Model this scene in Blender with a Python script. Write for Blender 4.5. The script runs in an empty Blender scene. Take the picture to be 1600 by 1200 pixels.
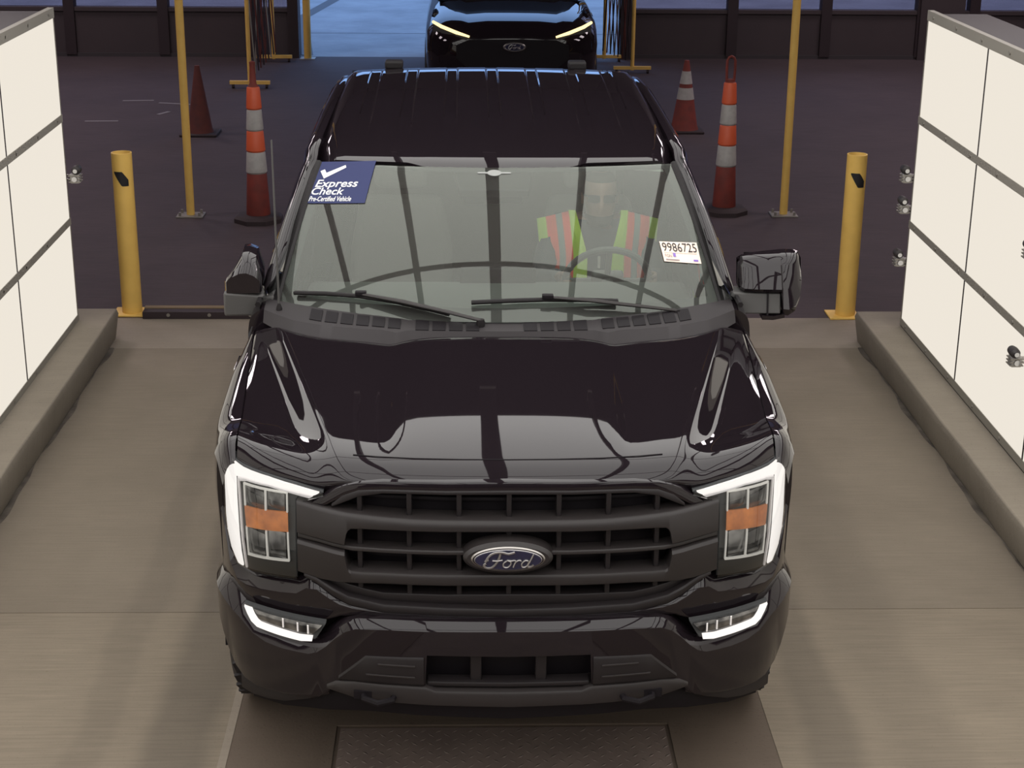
import bpy, bmesh, math, random
import numpy as np
from mathutils import Vector, Matrix
random.seed(7)
S = bpy.context.scene
COL = S.collection
PI = math.pi

# ------------------------------------------------------------------ camera
cam_d = bpy.data.cameras.new('camera'); cam = bpy.data.objects.new('camera', cam_d); COL.objects.link(cam)
cam_d.sensor_fit = 'HORIZONTAL'; cam_d.sensor_width = 36.0
cam_d.lens = 2569.99 / 1600 * 36.0
cam_d.clip_start = .05; cam_d.clip_end = 300
_pi, _ya, _ro = .3383, -.0301, .0089
_F = Vector((-math.sin(_ya)*math.cos(_pi), math.cos(_ya)*math.cos(_pi), -math.sin(_pi)))
_R = Vector((math.cos(_ya), math.sin(_ya), 0)); _U = _R.cross(_F)
_R2 = _R*math.cos(_ro)+_U*math.sin(_ro); _U2 = -_R*math.sin(_ro)+_U*math.cos(_ro)
_m = Matrix.Identity(4)
for i in range(3):
    _m[i][0] = _R2[i]; _m[i][1] = _U2[i]; _m[i][2] = -_F[i]
_m[0][3], _m[1][3], _m[2][3] = -.1383, -4.741, 3.2245
cam.matrix_world = _m
S.camera = cam
# ------------------------------------------------------------------ world, view
S.view_settings.view_transform = 'Standard'; S.view_settings.look = 'None'
S.view_settings.gamma = 1.0; S.view_settings.exposure = 0.0
S.view_settings.use_curve_mapping = False
w = bpy.data.worlds.new('sky'); S.world = w; w.use_nodes = True
bg = w.node_tree.nodes['Background']; bg.inputs[0].default_value = (.30, .52, 1.0, 1); bg.inputs[1].default_value = 1.9
cy = S.cycles
cy.max_bounces = 8; cy.transparent_max_bounces = 16; cy.glossy_bounces = 4; cy.diffuse_bounces = 3
cy.caustics_reflective = False; cy.caustics_refractive = False
# added fill lights, out of view, brightening the floor behind the lane
for _x in (-6, 6):
    for _y in (8, 12, 16):
        _l = bpy.data.lights.new('hall_fill', 'AREA'); _l.shape = 'SQUARE'; _l.size = 1.6; _l.energy = 95; _l.color = (1.0, .86, .90)
        _o = bpy.data.objects.new('hall_fill', _l); COL.objects.link(_o); _o.location = (_x, _y, 5.3)
CEIL_L = 2.3      # brightness of the overhead light panels
SIDE_L = .86      # brightness of the side light panels

# ------------------------------------------------------------------ materials
def mat(name, col, rough=.5, metal=0, spec=.5, coat=0, coat_r=.03, emis=None, es=0, noise=None, bump=None):
    m = bpy.data.materials.new(name); m.use_nodes = True
    nt = m.node_tree; b = nt.nodes['Principled BSDF']
    b.inputs['Base Color'].default_value = (*col, 1); b.inputs['Roughness'].default_value = rough
    b.inputs['Metallic'].default_value = metal; b.inputs['Specular IOR Level'].default_value = spec
    b.inputs['Coat Weight'].default_value = coat; b.inputs['Coat Roughness'].default_value = coat_r
    if emis: b.inputs['Emission Color'].default_value = (*emis, 1); b.inputs['Emission Strength'].default_value = es
    if noise:      # (scale, amount, second colour)
        tc = nt.nodes.new('ShaderNodeTexCoord'); n = nt.nodes.new('ShaderNodeTexNoise')
        n.inputs['Scale'].default_value = noise[0]; n.inputs['Detail'].default_value = 6
        r = nt.nodes.new('ShaderNodeMapRange'); r.inputs[1].default_value = .35; r.inputs[2].default_value = .7
        r.inputs[3].default_value = 0; r.inputs[4].default_value = noise[1]
        mx = nt.nodes.new('ShaderNodeMix'); mx.data_type = 'RGBA'
        mx.inputs[6].default_value = (*col, 1); mx.inputs[7].default_value = (*noise[2], 1)
        L = nt.links.new
        L(tc.outputs['Object'], n.inputs['Vector']); L(n.outputs['Fac'], r.inputs[0]); L(r.outputs[0], mx.inputs[0]); L(mx.outputs[2], b.inputs['Base Color'])
    if bump:       # (scale, strength)
        tc = nt.nodes.new('ShaderNodeTexCoord'); n = nt.nodes.new('ShaderNodeTexNoise')
        n.inputs['Scale'].default_value = bump[0]; n.inputs['Detail'].default_value = 4
        bp = nt.nodes.new('ShaderNodeBump'); bp.inputs['Strength'].default_value = bump[1]; bp.inputs['Distance'].default_value = .004
        nt.links.new(tc.outputs['Object'], n.inputs['Vector']); nt.links.new(n.outputs['Fac'], bp.inputs['Height']); nt.links.new(bp.outputs[0], b.inputs['Normal'])
    return m
def glass_mat(name, tint, ior=1.55, rough=0.0, refl=(1, 1, 1), veil=0):
    m = bpy.data.materials.new(name); m.use_nodes = True
    nt = m.node_tree; nt.nodes.remove(nt.nodes['Principled BSDF'])
    out = nt.nodes['Material Output']
    fr = nt.nodes.new('ShaderNodeFresnel'); fr.inputs['IOR'].default_value = ior
    t = nt.nodes.new('ShaderNodeBsdfTransparent'); t.inputs[0].default_value = (*tint, 1)
    g = nt.nodes.new('ShaderNodeBsdfGlossy'); g.inputs['Roughness'].default_value = rough; g.inputs[0].default_value = (*refl, 1)
    mx = nt.nodes.new('ShaderNodeMixShader')
    nt.links.new(fr.outputs[0], mx.inputs[0]); nt.links.new(t.outputs[0], mx.inputs[1]); nt.links.new(g.outputs[0], mx.inputs[2])
    last = mx.outputs[0]
    if veil:       # pale haze mixed into the pane to lift the dark reflections
        df = nt.nodes.new('ShaderNodeBsdfDiffuse'); df.inputs[0].default_value = (.75, .70, .66, 1)
        m2 = nt.nodes.new('ShaderNodeMixShader'); m2.inputs[0].default_value = veil
        nt.links.new(last, m2.inputs[1]); nt.links.new(df.outputs[0], m2.inputs[2]); last = m2.outputs[0]
    nt.links.new(last, out.inputs[0])
    return m
def emit_mat(name, col, s):
    m = bpy.data.materials.new(name); m.use_nodes = True
    nt = m.node_tree; nt.nodes.remove(nt.nodes['Principled BSDF'])
    e = nt.nodes.new('ShaderNodeEmission'); e.inputs[0].default_value = (*col, 1); e.inputs[1].default_value = s
    nt.links.new(e.outputs[0], nt.nodes['Material Output'].inputs[0])
    return m

M = {}
M['paint'] = mat('black_paint', (.0125, .009, .0115), .022, spec=.46)
M['charcoal'] = mat('charcoal_plastic', (.026, .022, .022), .40, spec=.38)
M['dark_charcoal'] = mat('dark_charcoal_plastic', (.016, .013, .014), .45, spec=.35)
M['cowl'] = mat('cowl_plastic', (.034, .030, .032), .6, spec=.25)
M['void'] = mat('grille_shadow_plastic', (.009, .007, .009), .6, spec=.2)
M['rubber'] = mat('tyre_rubber', (.017, .014, .016), .7, bump=(60, .4))
M['rubber_trim'] = mat('rubber_trim', (.012, .010, .011), .55, spec=.25)
M['chrome'] = mat('chrome', (.55, .55, .56), .15, metal=1)
M['satin'] = mat('satin_metal', (.42, .40, .38), .35, metal=1)
M['rim'] = mat('dark_alloy', (.06, .055, .06), .3, metal=1)
M['led'] = emit_mat('white_led_tube', (1.0, .94, .88), 1.12)
M['led_edge'] = mat('light_guide_edge', (.75, .74, .74), .25, emis=(1, .9, .85), es=.25)
M['lens_frame'] = mat('lens_frame', (.62, .61, .57), .3, emis=(1, .95, .85), es=.3)
M['reflector'] = mat('reflector', (.30, .30, .30), .18, metal=.8, noise=(22, 1.0, (.04, .04, .045)))
M['housing'] = mat('lamp_housing', (.06, .062, .064), .6, spec=.15)
M['amber'] = mat('amber_lens', (.50, .15, .06), .3, noise=(14, 1.0, (1.0, .34, .09)), emis=(1, .35, .1), es=.12)
M['windshield'] = glass_mat('windshield_glass', (.74, .86, .79), 1.60, 0.0, (.93, 1.0, .92), .04)
M['side_glass'] = glass_mat('side_window_glass', (.25, .27, .26), 1.5)
M['lens'] = glass_mat('clear_lens', (.93, .94, .95), 1.42)
M['frit'] = mat('glass_border', (.03, .028, .03), .4)
M['interior'] = mat('cabin_trim', (.10, .095, .095), .8)
M['headliner'] = mat('headliner', (.35, .34, .32), .9)
M['seat'] = mat('seat_fabric', (.13, .125, .12), .9)
M['led_panel'] = emit_mat('side_panel_light', (1.0, .925, .81), SIDE_L)
M['led_ceiling'] = emit_mat('ceiling_panel_light', (1.0, .975, .94), CEIL_L)
M['led_slope'] = emit_mat('sloping_panel_light', (1.0, .965, .92), 2.0)
M['frame_metal'] = mat('aluminium_frame', (.30, .28, .24), .55)
M['frame_dark'] = mat('dark_frame', (.035, .03, .03), .6)
M['yellow'] = mat('yellow_paint', (.86, .55, .14), .5, noise=(9, .5, (.72, .45, .11)))
M['arm'] = mat('mirror_arm_plastic', (.075, .072, .070), .5)
M['black_tape'] = mat('black_tape', (.015, .014, .016), .5)
M['pipe_dark'] = mat('bollard_hollow', (.02, .018, .018), .8)
M['cone_orange'] = mat('orange_band', (.72, .12, .045), .5)
M['cone_red'] = mat('faded_red_orange', (.22, .035, .025), .7, noise=(12, .7, (.13, .03, .025)))
M['cone_white'] = mat('reflective_white', (.45, .43, .41), .5, noise=(25, .5, (.30, .28, .27)))
M['cone_dark'] = mat('dirty_cone_rubber', (.12, .028, .022), .8, noise=(12, .6, (.06, .02, .02)))
M['base_rubber'] = mat('base_rubber', (.035, .022, .024), .8)
M['steel'] = mat('galvanised_steel', (.3, .28, .25), .5, metal=.5)
M['blue'] = mat('sticker_blue', (.046, .054, .128), .75, spec=.08)
M['white'] = mat('white_print', (.85, .86, .86), .5)
M['tag_paper'] = mat('peach_paper', (.98, .78, .66), .6)
M['ink'] = mat('black_ink', (.01, .01, .015), .6)
M['ink_purple'] = mat('purple_ink', (.25, .16, .55), .6)
M['ink_soft'] = mat('grey_ink', (.3, .25, .25), .6)
M['emblem_blue'] = mat('emblem_blue', (.010, .011, .042), .2, coat=.6)
M['silver'] = mat('silver_script', (.42, .40, .39), .3, metal=.8)
M['skin'] = mat('skin', (.19, .11, .08), .55)
M['jacket'] = mat('dark_jacket', (.05, .055, .065), .85)
M['hi_green'] = mat('hi_vis_green', (.50, .74, .06), .6)
M['hi_orange'] = mat('hi_vis_orange', (.95, .13, .08), .6)
M['hi_grey'] = mat('reflective_tape', (.3, .31, .3), .5)
M['sunglass'] = mat('sunglasses', (.004, .004, .005), .45, spec=.2)
M['hair'] = mat('dark_hair', (.03, .022, .018), .8)
M['trouser'] = mat('dark_trousers', (.03, .03, .04), .9)

def concrete(name, c1, c2, c3, streak=0., tracks=False, centre=None, bump=.25):
    m = bpy.data.materials.new(name); m.use_nodes = True
    nt = m.node_tree; b = nt.nodes['Principled BSDF']; N = nt.nodes.new; L = nt.links.new
    b.inputs['Roughness'].default_value = .8; b.inputs['Specular IOR Level'].default_value = .3
    tc = N('ShaderNodeTexCoord'); 
    n1 = N('ShaderNodeTexNoise'); n1.inputs['Scale'].default_value = 1.1; n1.inputs['Detail'].default_value = 8; n1.inputs['Roughness'].default_value = .65
    n2 = N('ShaderNodeTexNoise'); n2.inputs['Scale'].default_value = 90; n2.inputs['Detail'].default_value = 3
    mp = N('ShaderNodeMapping'); mp.inputs['Scale'].default_value = (1.2, 26, 1)
    n3 = N('ShaderNodeTexNoise'); n3.inputs['Scale'].default_value = 3; n3.inputs['Detail'].default_value = 4
    L(tc.outputs['Object'], n1.inputs['Vector']); L(tc.outputs['Object'], n2.inputs['Vector']); L(tc.outputs['Object'], mp.inputs['Vector']); L(mp.outputs[0], n3.inputs['Vector'])
    r1 = N('ShaderNodeMapRange'); r1.inputs[1].default_value = .36; r1.inputs[2].default_value = .66; L(n1.outputs['Fac'], r1.inputs[0])
    m1 = N('ShaderNodeMix'); m1.data_type = 'RGBA'; m1.inputs[6].default_value = (*c1, 1); m1.inputs[7].default_value = (*c2, 1); L(r1.outputs[0], m1.inputs[0])
    r2 = N('ShaderNodeMapRange'); r2.inputs[1].default_value = .62; r2.inputs[2].default_value = .78; r2.inputs[4].default_value = .5; L(n2.outputs['Fac'], r2.inputs[0])
    m2 = N('ShaderNodeMix'); m2.data_type = 'RGBA'; m2.inputs[7].default_value = (*c3, 1); L(m1.outputs[2], m2.inputs[6]); L(r2.outputs[0], m2.inputs[0])
    r3 = N('ShaderNodeMapRange'); r3.inputs[1].default_value = .3; r3.inputs[2].default_value = .7; r3.inputs[3].default_value = 1-streak; r3.inputs[4].default_value = 1+streak*.6; L(n3.outputs['Fac'], r3.inputs[0])
    cur = N('ShaderNodeVectorMath'); cur.operation = 'SCALE'; L(m2.outputs[2], cur.inputs[0]); L(r3.outputs[0], cur.inputs['Scale'])
    last = cur.outputs[0]
    if tracks:
        sx = N('ShaderNodeSeparateXYZ'); L(tc.outputs['Object'], sx.inputs[0])
        n4 = N('ShaderNodeTexNoise'); n4.inputs['Scale'].default_value = 1.3; n4.inputs['Detail'].default_value = 5; L(tc.outputs['Object'], n4.inputs['Vector'])
        ns = N('ShaderNodeMath'); ns.operation = 'MULTIPLY_ADD'; ns.inputs[1].default_value = .22; L(n4.outputs['Fac'], ns.inputs[0]); ns.inputs[2].default_value = -.11
        ax = N('ShaderNodeMath'); ax.operation = 'ADD'; L(sx.outputs[0], ax.inputs[0]); L(ns.outputs[0], ax.inputs[1])
        # old tyre marks: two wavering grey bands, each with a shape of its own
        for cx, ww, k in ((-1.17, .17, .34), (1.2, .14, .25), (-1.5, .10, .12), (1.55, .2, .10)):
            d = N('ShaderNodeMath'); d.operation = 'SUBTRACT'; L(ax.outputs[0], d.inputs[0]); d.inputs[1].default_value = cx
            ab = N('ShaderNodeMath'); ab.operation = 'ABSOLUTE'; L(d.outputs[0], ab.inputs[0])
            rr = N('ShaderNodeMapRange'); rr.interpolation_type = 'SMOOTHSTEP'
            rr.inputs[1].default_value = ww*.4; rr.inputs[2].default_value = ww; rr.inputs[3].default_value = k; rr.inputs[4].default_value = 0; L(ab.outputs[0], rr.inputs[0])
            mx = N('ShaderNodeMix'); mx.data_type = 'RGBA'; mx.inputs[7].default_value = (.028, .026, .028, 1); L(last, mx.inputs[6]); L(rr.outputs[0], mx.inputs[0])
            last = mx.outputs[2]
    if not hasattr(last, 'links'): pass
    L(last, b.inputs['Base Color'])
    bp = N('ShaderNodeBump'); bp.inputs['Strength'].default_value = bump; bp.inputs['Distance'].default_value = .004
    L(n2.outputs['Fac'], bp.inputs['Height']); L(bp.outputs[0], b.inputs['Normal'])
    return m
M['lane'] = concrete('lane_concrete', (.225, .188, .146), (.19, .158, .122), (.13, .105, .08), .07, True)
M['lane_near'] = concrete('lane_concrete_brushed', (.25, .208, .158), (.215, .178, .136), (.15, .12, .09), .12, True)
M['lane_end'] = concrete('lane_end_concrete', (.29, .25, .205), (.25, .21, .17), (.10, .08, .06), .05)
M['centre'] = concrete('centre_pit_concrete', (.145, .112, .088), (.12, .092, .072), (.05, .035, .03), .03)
M['curb'] = concrete('curb_concrete', (.27, .235, .19), (.21, .18, .145), (.09, .075, .06), .05)
M['asphalt'] = concrete('dark_floor', (.076, .056, .062), (.062, .046, .052), (.105, .083, .086), .18)
M['dirt'] = mat('kerb_dirt', (.07, .058, .048), .9, noise=(8, 1.0, (.16, .135, .11)))
M['outside'] = concrete('outside_pavement', (.25, .25, .26), (.34, .34, .35), (.15, .15, .15), .15)
M['wall_dark'] = mat('dark_wall_paint', (.060, .044, .048), .7, noise=(2.5, .5, (.045, .034, .038)))
M['wall_post'] = mat('dark_post_paint', (.030, .018, .022), .6)
M['wall_far'] = mat('upper_wall', (.05, .042, .046), .8)
M['ceil'] = mat('ceiling_paint', (.03, .025, .028), .9)
M['pane'] = glass_mat('window_glass', (.75, .60, .58), 1.5)
M['outer_wall'] = mat('neighbour_wall', (.30, .27, .27), .8, noise=(.8, .7, (.16, .15, .17)))
# steel cover with a raised tread pattern
def tread():
    m = mat('tread_plate_steel', (.20, .155, .135), .6, metal=0, noise=(5, .7, (.13, .10, .09)))
    nt = m.node_tree; b = nt.nodes['Principled BSDF']; N = nt.nodes.new; L = nt.links.new
    tc = N('ShaderNodeTexCoord'); sx = N('ShaderNodeSeparateXYZ'); L(tc.outputs['Object'], sx.inputs[0])
    def mth(op, a, bb=None, c=None):
        n = N('ShaderNodeMath'); n.operation = op
        for i, v in enumerate((a, bb, c)):
            if v is None: continue
            if isinstance(v, (int, float)): n.inputs[i].default_value = v
            else: L(v, n.inputs[i])
        return n.outputs[0]
    u = mth('MULTIPLY', mth('ADD', sx.outputs[0], sx.outputs[1]), 17); v = mth('MULTIPLY', mth('SUBTRACT', sx.outputs[0], sx.outputs[1]), 17)
    fu = mth('FLOOR', u); fv = mth('FLOOR', v)
    ch = mth('MODULO', mth('ABSOLUTE', mth('ADD', fu, fv)), 2)
    a = mth('ABSOLUTE', mth('SUBTRACT', mth('FRACT', u), .5)); c = mth('ABSOLUTE', mth('SUBTRACT', mth('FRACT', v), .5))
    e1 = mth('ADD', mth('MULTIPLY', a, 2.2), mth('MULTIPLY', c, 7)); e2 = mth('ADD', mth('MULTIPLY', a, 7), mth('MULTIPLY', c, 2.2))
    mix = mth('ADD', mth('MULTIPLY', e1, ch), mth('MULTIPLY', e2, mth('SUBTRACT', 1, ch)))
    h = mth('SUBTRACT', 1, mth('MINIMUM', mix, 1))
    bp = N('ShaderNodeBump'); bp.inputs['Strength'].default_value = .8; bp.inputs['Distance'].default_value = .006
    old = b.inputs['Base Color'].links[0].from_socket      # lugs coloured lighter than the valleys, imitating shading of the relief
    wm = N('ShaderNodeMix'); wm.data_type = 'RGBA'; wm.inputs[7].default_value = (.30, .25, .215, 1); L(old, wm.inputs[6]); L(mth('MULTIPLY', mth('MINIMUM', mth('MULTIPLY', h, 2), 1), .55), wm.inputs[0]); L(wm.outputs[2], b.inputs['Base Color'])
    L(h, bp.inputs['Height']); L(bp.outputs[0], b.inputs['Normal'])
    return m
M['tread'] = tread()

# ------------------------------------------------------------------ mesh helpers
class MB:
    def __init__(s): s.v = []; s.f = []; s.mi = []
    def add(s, vs, fs, mi=0):
        o = len(s.v); s.v += [tuple(map(float, q)) for q in vs]; s.f += [tuple(i+o for i in f) for f in fs]; s.mi += [mi]*len(fs); return s
    def box(s, x0, x1, y0, y1, z0, z1, mi=0, mt=None):
        vs = [(x, y, z) for x in (x0, x1) for y in (y0, y1) for z in (z0, z1)]
        if mt is not None: vs = [tuple(mt @ Vector(q)) for q in vs]
        return s.add(vs, [(0, 1, 3, 2), (4, 6, 7, 5), (0, 4, 5, 1), (2, 3, 7, 6), (0, 2, 6, 4), (1, 5, 7, 3)], mi)
    def grid(s, P, mi=0, flip=False, closed_u=False, closed_v=False):
        nu, nv = len(P), len(P[0]); vs = [q for r in P for q in r]; fs = []
        for i in range(nu-(0 if closed_u else 1)):
            for j in range(nv-(0 if closed_v else 1)):
                a, b, c, d = i*nv+j, ((i+1) % nu)*nv+j, ((i+1) % nu)*nv+(j+1) % nv, i*nv+(j+1) % nv
                fs.append((a, d, c, b) if flip else (a, b, c, d))
        return s.add(vs, fs, mi)
    def loft(s, loops, cap=True, mi=0):
        n = len(loops[0]); s.grid(loops, mi, closed_v=True); o = len(s.v)-n*len(loops)
        if cap:
            s.f += [tuple(o+i for i in range(n))[::-1], tuple(o+(len(loops)-1)*n+i for i in range(n))]; s.mi += [mi, mi]
        return s
    def tube(s, pts, r, n=8, cap=True, mi=0, flat=1.0):
        pts = [Vector(q) for q in pts]; loops = []; rr = r if isinstance(r, (list, tuple)) else [r]*len(pts)
        up = None
        for i, q in enumerate(pts):
            t = (pts[min(i+1, len(pts)-1)]-pts[max(i-1, 0)]).normalized()
            if up is None:
                up = Vector((0, 0, 1)) if abs(t.z) < .9 else Vector((0, 1, 0))
            a = t.cross(up).normalized(); up = a.cross(t).normalized()
            loops.append([q+(a*math.cos(k*2*PI/n)+up*math.sin(k*2*PI/n)*flat)*rr[i] for k in range(n)])
        return s.loft(loops, cap, mi)
    def lathe(s, prof, c=(0, 0, 0), n=32, axis='z', mi=0, close=False):
        loops = []
        for k in range(n):
            a = 2*PI*k/n
            row = []
            for r, h in prof:
                if axis == 'z': row.append((c[0]+r*math.cos(a), c[1]+r*math.sin(a), c[2]+h))
                elif axis == 'x': row.append((c[0]+h, c[1]+r*math.cos(a), c[2]+r*math.sin(a)))
                else: row.append((c[0]+r*math.cos(a), c[1]+h, c[2]+r*math.sin(a)))
            loops.append(row)
        return s.grid(loops, mi, closed_u=True, closed_v=close)
    def build(s, name, m, parent=None, smooth=True, angle=32, bevel=0, sub=0, label=None, loc=None):
        me = bpy.data.meshes.new(name); me.from_pydata(s.v, [], s.f)
        ms = m if isinstance(m, (list, tuple)) else [m]
        for q in ms: me.materials.append(q)
        if len(ms) > 1:
            for p, k in zip(me.polygons, s.mi): p.material_index = k
        bm = bmesh.new(); bm.from_mesh(me); bmesh.ops.remove_doubles(bm, verts=bm.verts, dist=1e-5)
        bmesh.ops.recalc_face_normals(bm, faces=bm.faces); bm.to_mesh(me); bm.free()
        if smooth:
            me.shade_smooth(); me.set_sharp_from_angle(angle=math.radians(angle))
        o = bpy.data.objects.new(name, me); COL.objects.link(o)
        if bevel:
            b = o.modifiers.new('bevel', 'BEVEL'); b.width = bevel; b.segments = 3; b.limit_method = 'ANGLE'; b.angle_limit = math.radians(40)
        if sub:
            b = o.modifiers.new('subdivision', 'SUBSURF'); b.levels = sub; b.render_levels = sub
        if parent is not None:
            o.parent = parent
            o.matrix_parent_inverse = Matrix.Translation(-world_loc(parent))
        if label: o['label'] = label
        return o
def world_loc(o):
    l = Vector(o.location)
    while o.parent is not None:
        break
    return l if o.parent is None else Vector((0, 0, 0))
def thing(name, label, cat, loc=(0, 0, 0), group=None):
    o = bpy.data.objects.new(name, None); COL.objects.link(o); o.location = loc; o.empty_display_size = .1
    o['label'] = label; o['category'] = cat
    if group: o['group'] = group
    return o
def tag(o, label, cat, group=None):
    o['label'] = label; o['category'] = cat
    if group: o['group'] = group
    return o
def struct(o): o['kind'] = 'structure'; return o
def tab(t, smooth=False):
    xs = [a for a, b in t]; ys = [b for a, b in t]
    if not smooth: return lambda x: float(np.interp(abs(x), xs, ys))
    n = len(xs); d = [(ys[i+1]-ys[i])/(xs[i+1]-xs[i]) for i in range(n-1)]
    m = [d[0]]+[0 if d[i-1]*d[i] <= 0 else 2*d[i-1]*d[i]/(d[i-1]+d[i]) for i in range(1, n-1)]+[d[-1]]
    def f(x):
        x = abs(x)
        if x <= xs[0]: return float(ys[0])
        if x >= xs[-1]: return float(ys[-1])
        i = max(j for j in range(n-1) if xs[j] <= x); h = xs[i+1]-xs[i]; t = (x-xs[i])/h
        return float((2*t**3-3*t*t+1)*ys[i]+(t**3-2*t*t+t)*h*m[i]+(-2*t**3+3*t*t)*ys[i+1]+(t**3-t*t)*h*m[i+1])
    return f
def ss(a, b, x):
    t = min(1, max(0, (x-a)/(b-a))); return t*t*(3-2*t)
def text_mesh(txt, shear=0, bold=0):
    c = bpy.data.curves.new('t', 'FONT'); c.body = txt; c.shear = shear; c.offset = bold; c.resolution_u = 4
    o = bpy.data.objects.new('t', c); COL.objects.link(o)
    dg = bpy.context.evaluated_depsgraph_get(); me = bpy.data.meshes.new_from_object(o.evaluated_get(dg))
    vs = [v.co.copy() for v in me.vertices]; fs = [tuple(p.vertices) for p in me.polygons]
    bpy.data.objects.remove(o); bpy.data.meshes.remove(me); bpy.data.curves.remove(c)
    x0 = min(v.x for v in vs); x1 = max(v.x for v in vs); y0 = min(v.y for v in vs); y1 = max(v.y for v in vs)
    return [((v.x-x0)/(x1-x0), (v.y-y0)/(y1-y0)) for v in vs], fs

# ================================================================== THE SETTING
def slab(name, x0, x1, y0, y1, z0, z1, m):
    return struct(MB().box(x0, x1, y0, y1, z0, z1).build(name, m, smooth=False))
slab('floor', -12, 12, 5.745, 17.75, -.3, 0, M['asphalt'])
slab('floor_lane_end', -12, 12, 5.10, 5.745, -.3, 0, M['lane_end'])
for a, b in ((-12, -1.02), (1.02, 12)):
    slab('floor_lane', a, b, 1.525, 5.10, -.3, 0, M['lane'])
    slab('floor_lane_near', a, b, -9, 1.515, -.3, 0, M['lane_near'])
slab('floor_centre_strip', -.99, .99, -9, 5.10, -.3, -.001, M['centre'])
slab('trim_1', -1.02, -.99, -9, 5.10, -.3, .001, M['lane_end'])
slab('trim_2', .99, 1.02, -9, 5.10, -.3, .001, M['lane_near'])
slab('trim_3', -12, 12, 1.515, 1.525, -.3, -.002, M['lane_near'])
slab('ground_outside', -30, 30, 17.75, 60, -.3, -.005, M['outside'])
slab('wall_front', -12, 12, -9.2, -9, 0, 5.4, M['wall_far'])
slab('wall_left', -12.2, -12, -9, 17.75, 0, 5.4, M['wall_far'])
slab('wall_right', 12, 12.2, -9, 17.75, 0, 5.4, M['wall_far'])
slab('ceiling', -12.2, 12.2, -9.2, 18.1, 5.4, 5.6, M['ceil'])
# outside: pavement joints and a wall across the yard
mb = MB()
mb.tube([(-2.3, 17.9, -.004), (-2.75, 22, -.004), (-1.75, 30, -.004), (-.2, 42, -.004)], .10, 6, flat=.05)
mb.box(-30, 30, 20.2, 20.23, -.006, -.003)
struct(mb.build('trim_4', mat('tar_joint', (.07, .065, .07), .7)))
tag(slab('yard_wall', -30, 30, 44, 44.5, 0, 6, M['outer_wall']), '', '')
o = bpy.data.objects['yard_wall']; o['kind'] = 'structure'; o.name = 'wall_outside'
for k in ('label', 'category'): del o[k]

# faint old paint marks on the dark floor
for _x0, _x1, _y, _a in ((-4.05, -3.70, 14.2, .1), (-3.62, -3.2, 14.0, -.25), (-4.2, -3.85, 12.9, .05), (-3.55, -3.35, 13.4, 1.1)):
    _o = MB().box(-(_x1-_x0)/2, (_x1-_x0)/2, -.025, .025, 0, .002, mt=Matrix.Translation(((_x0+_x1)/2, _y, .001)) @ Matrix.Rotation(_a, 4, 'Z')).build('floor_paint_mark', mat('worn_mark', (.22, .20, .21), .8), smooth=False); struct(_o)

# back wall: low dark panels below a long row of windows, either side of the open doorway
def back_wall(side, xa, xb, y, posts):
    struct(MB().box(xa, xb, y, y+.12, 0, .60).build('wall_back_'+side, M['wall_dark'], smooth=False))
    struct(MB().box(xa, xb, y, y+.14, 2.6, 5.4).build('wall_back_upper_'+side, M['wall_far'], smooth=False))
    struct(MB().box(xa, xb, y-.03, y, 0, .05).build('baseboard_'+side, M['wall_far'], smooth=False))
    ps = [xa]+posts+[xb]
    struct(MB().box(xa, xb, y-.03, y+.14, .60, .65).build('trim_sill_'+side, M['wall_dark'], smooth=False))
    for p in posts:
        struct(MB().box(p-.07, p+.07, y-.05, y+.14, .03, 2.6).build('trim_post_'+side, M['wall_post'], smooth=False))
    edges = [xa]+posts+[xb]
    for i in range(len(edges)-1):
        struct(MB().box(edges[i]+.07, edges[i+1]-.07, y+.05, y+.06, .65, 2.6).build('window_%d' % (i+1 if side == 'left' else i+11), M['pane'], smooth=False))
back_wall('left', -12, -2.42, 17.7, [-9.1, -7.87, -6.63, -5.40, -4.16, -2.95])
back_wall('right', 1.95, 12, 17.75, [3.47, 4.74, 6.04, 6.75, 8.1, 9.4, 10.7])
struct(MB().box(6.0, 6.6, 17.65, 17.9, 0, 5.4).build('pillar_right', M['wall_dark'], smooth=False))
struct(MB().box(-2.5, -2.36, 17.6, 17.95, 0, 5.4).build('trim_door_left', M['wall_post'], smooth=False))
struct(MB().box(1.95, 2.1, 17.6, 17.95, 0, 5.4).build('trim_door_right', M['wall_post'], smooth=False))
struct(MB().box(-2.4, 2.0, 17.7, 17.9, 3.85, 5.4).build('wall_back_header', M['wall_far'], smooth=False))
# kerbs along the lane
for s, a in ((-1, 2.33), (1, 2.345)):
    mb = MB(); loops = []
    for y in np.linspace(-8, 5.30 if s < 0 else 5.24, 28):
        j = .004*random.uniform(-1, 1)
        loops.append([(s*(a+.03+j), y, 0), (s*(a-.0+j), y, .17), (s*(a+.012+j), y, .2), (s*(a+.9), y, .2), (s*(a+.9), y, 0)])
    dm = MB()
    dm.loft([[(s*(a+.03+.005*math.sin(y*9)), y, .003), (s*(a+.015-.012*math.sin(y*5.3)-.006*math.sin(y*13)), y, .004), (s*(a+.012-.012*math.sin(y*5.3)-.006*math.sin(y*13)), y, 0), (s*(a+.032), y, 0)] for y in np.linspace(-4, 5.1, 180)])
    struct(dm.build('trim_kerb_dirt', M['dirt']))
    struct(mb.loft(loops).build('trim_kerb_'+('left' if s < 0 else 'right'), M['curb'], bevel=.006))
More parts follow.
